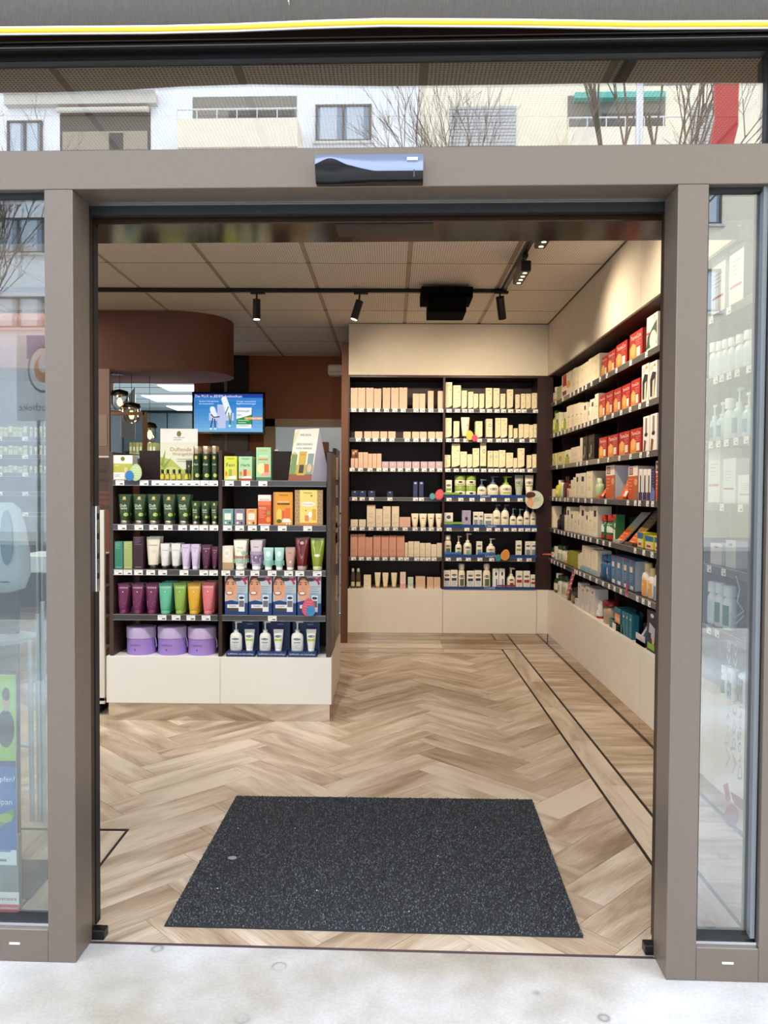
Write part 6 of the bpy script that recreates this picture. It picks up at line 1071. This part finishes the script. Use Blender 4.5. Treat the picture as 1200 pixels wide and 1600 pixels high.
for p, q in (((8, 1160), (52, 1166)), ((8, 1300), (66, 1288)), ((8, 1322), (68, 1326))): MB().rod((x_(p[0]), 0, z_(p[1])), (x_(q[0]), 0, z_(q[1])), .011, TB).build('cross_tube', fr_)
MB().rod((x_(62), 0, z_(1330)), (x_(62), 0, .0), .012, TB).rod((x_(10), 0, z_(1330)), (x_(10), 0, 0), .012, TB).build('foot', fr_)
# poster stand just inside the glass
pt = SF('poster', label='green and blue cold remedy poster standing inside the left pane', category='poster'); a = atS(-60, 1215, .16); b = atS(25, 1215, .16); z0, z1 = atS(25, 1352, .16)[2], atS(25, 1055, .16)[2]; w_, h_ = b[0]-a[0], z1-z0
MB().box(a[0], b[0], .16, .166, z0, z1, mat('e8eef0', .4)).build('board', pt)
m = MB(); decor(m, [('r', 0, 1, .52, 1, '8fb84a'), ('r', 0, 1, .08, .52, '3a6cae'), ('t', 'Schnupfen?', .68, .45, .6, 'e6eef8'), ('t', 'Sinolpan', .68, .33, .5, 'dce8f6'), ('e', .82, .72, .16, .1, '2a3440'), ('e', .83, .86, .065, .05, 'b88a6c'), ('e', .83, .9, .07, .035, '2a2420'), ('t', 'was?', .62, .84, .16, '2a4a2a'), ('p', [(.4, .22), (.95, .3), (.97, .26), (.45, .14)], '6a9a5a'), ('e', .8, .25, .14, .025, '9ab86a'), ('l', .1, .9, .02, .07, 3, '6a8ab0'), ('r', .5, 1, .52, .55, '2a3a7a')], w_, h_); m.v = [(x+(a[0]+b[0])/2, y+.16, z+z0) for x, y, z in m.v]; m.build('front_print', pt)
MB().box((a[0]+b[0])/2-.1, (a[0]+b[0])/2+.1, .166, .19, 0, z0+.1, mat('9aa0a4', .4)).build('stand', pt)
st = SF('alarm_sticker', label='small red and white alarm notice stuck low inside the left pane', category='sticker'); a = atS(-4, 1443, .056); b = atS(30, 1394, .056); w_, h_ = b[0]-a[0], b[2]-a[2]; MB().box(a[0], b[0], .054, .0555, a[2], b[2], mat('d8d4d2', .4)).build('sheet', st)
m = MB(); decor(m, [('r', 0, 1, .0, .62, 'b82a34'), ('t', 'verisure', .5, .8, .8, '8a2a30'), ('t', 'ALARMANLAGE', .5, .5, .9, 'f4e4e4'), ('l', .1, .9, .12, .38, 3, 'f0d8d8')], w_, h_); m.v = [(x+(a[0]+b[0])/2, y+.054, z+a[2]) for x, y, z in m.v]; m.build('print', st)
# mirrored door decals on the parked right leaf
dl = SF('leaf_decal', label='white mirrored lettering running up the right glass leaf with red emblem', category='lettering'); V4 = mat('dfe6e6', .5)
def vtext(t, pxc, py_top, py_bot, wpx, m_):
    a = atS(pxc, py_bot, .186); b = atS(pxc, py_top, .186); L_ = b[2]-a[2]; vs, fs, lo, hi, l2, h2 = text_mesh(t); sc = L_/(hi-lo); sx = wpx*2.68/FPX/(h2-l2)
    mm = MB(); V = [(a[0]+(v[1]-(l2+h2)/2)*sx, .186, a[2]+(v[0]-lo)*sc) for v in vs]; mm.add(V, fs, m_); mm.add([(x, y+.001, z) for x, y, z in V], [tuple(reversed(f)) for f in fs], m_); mm.build('lettering', dl)
vtext('Apotheke', 1136, 1000, 1200, 9, V4); vtext('Apotheke', 1146, 1005, 1210, 9, V4); vtext('Drogerie', 1155, 1085, 1218, 8, V4); vtext('Parfümerie', 1166, 1095, 1228, 8, V4)
m = MB(); pt_ = lambda *q: [(atS(x, y, .186)[0], atS(x, y, .186)[2]) for x, y in q]
RD = mat('c45a50', .5); m.plate(pt_((1130, 1226), (1137, 1223), (1142, 1250), (1135, 1252)), .185, .187, RD).plate(pt_((1141, 1236), (1165, 1252), (1165, 1272), (1147, 1256)), .185, .187, RD).plate(pt_(*[(1143+11*cos(t), 1275+18*sin(t)) for t in [2*pi*i/16 for i in range(16)]][::-1]), .185, .187, RD); m.build('red_emblem', dl)
m = MB()
for (x, y), (x2, y2) in zip([(1150, 900), (1156, 920), (1152, 940), (1162, 955), (1148, 965), (1140, 958), (1150, 975)], [(1156, 920), (1152, 940), (1162, 955), (1148, 965), (1140, 958), (1150, 975), (1162, 962)]):
    a = atS(x, y, .186); b = atS(x2, y2, .186); m.rod(a, b, .002, V4, 6)
m.build('figure_outline', dl)
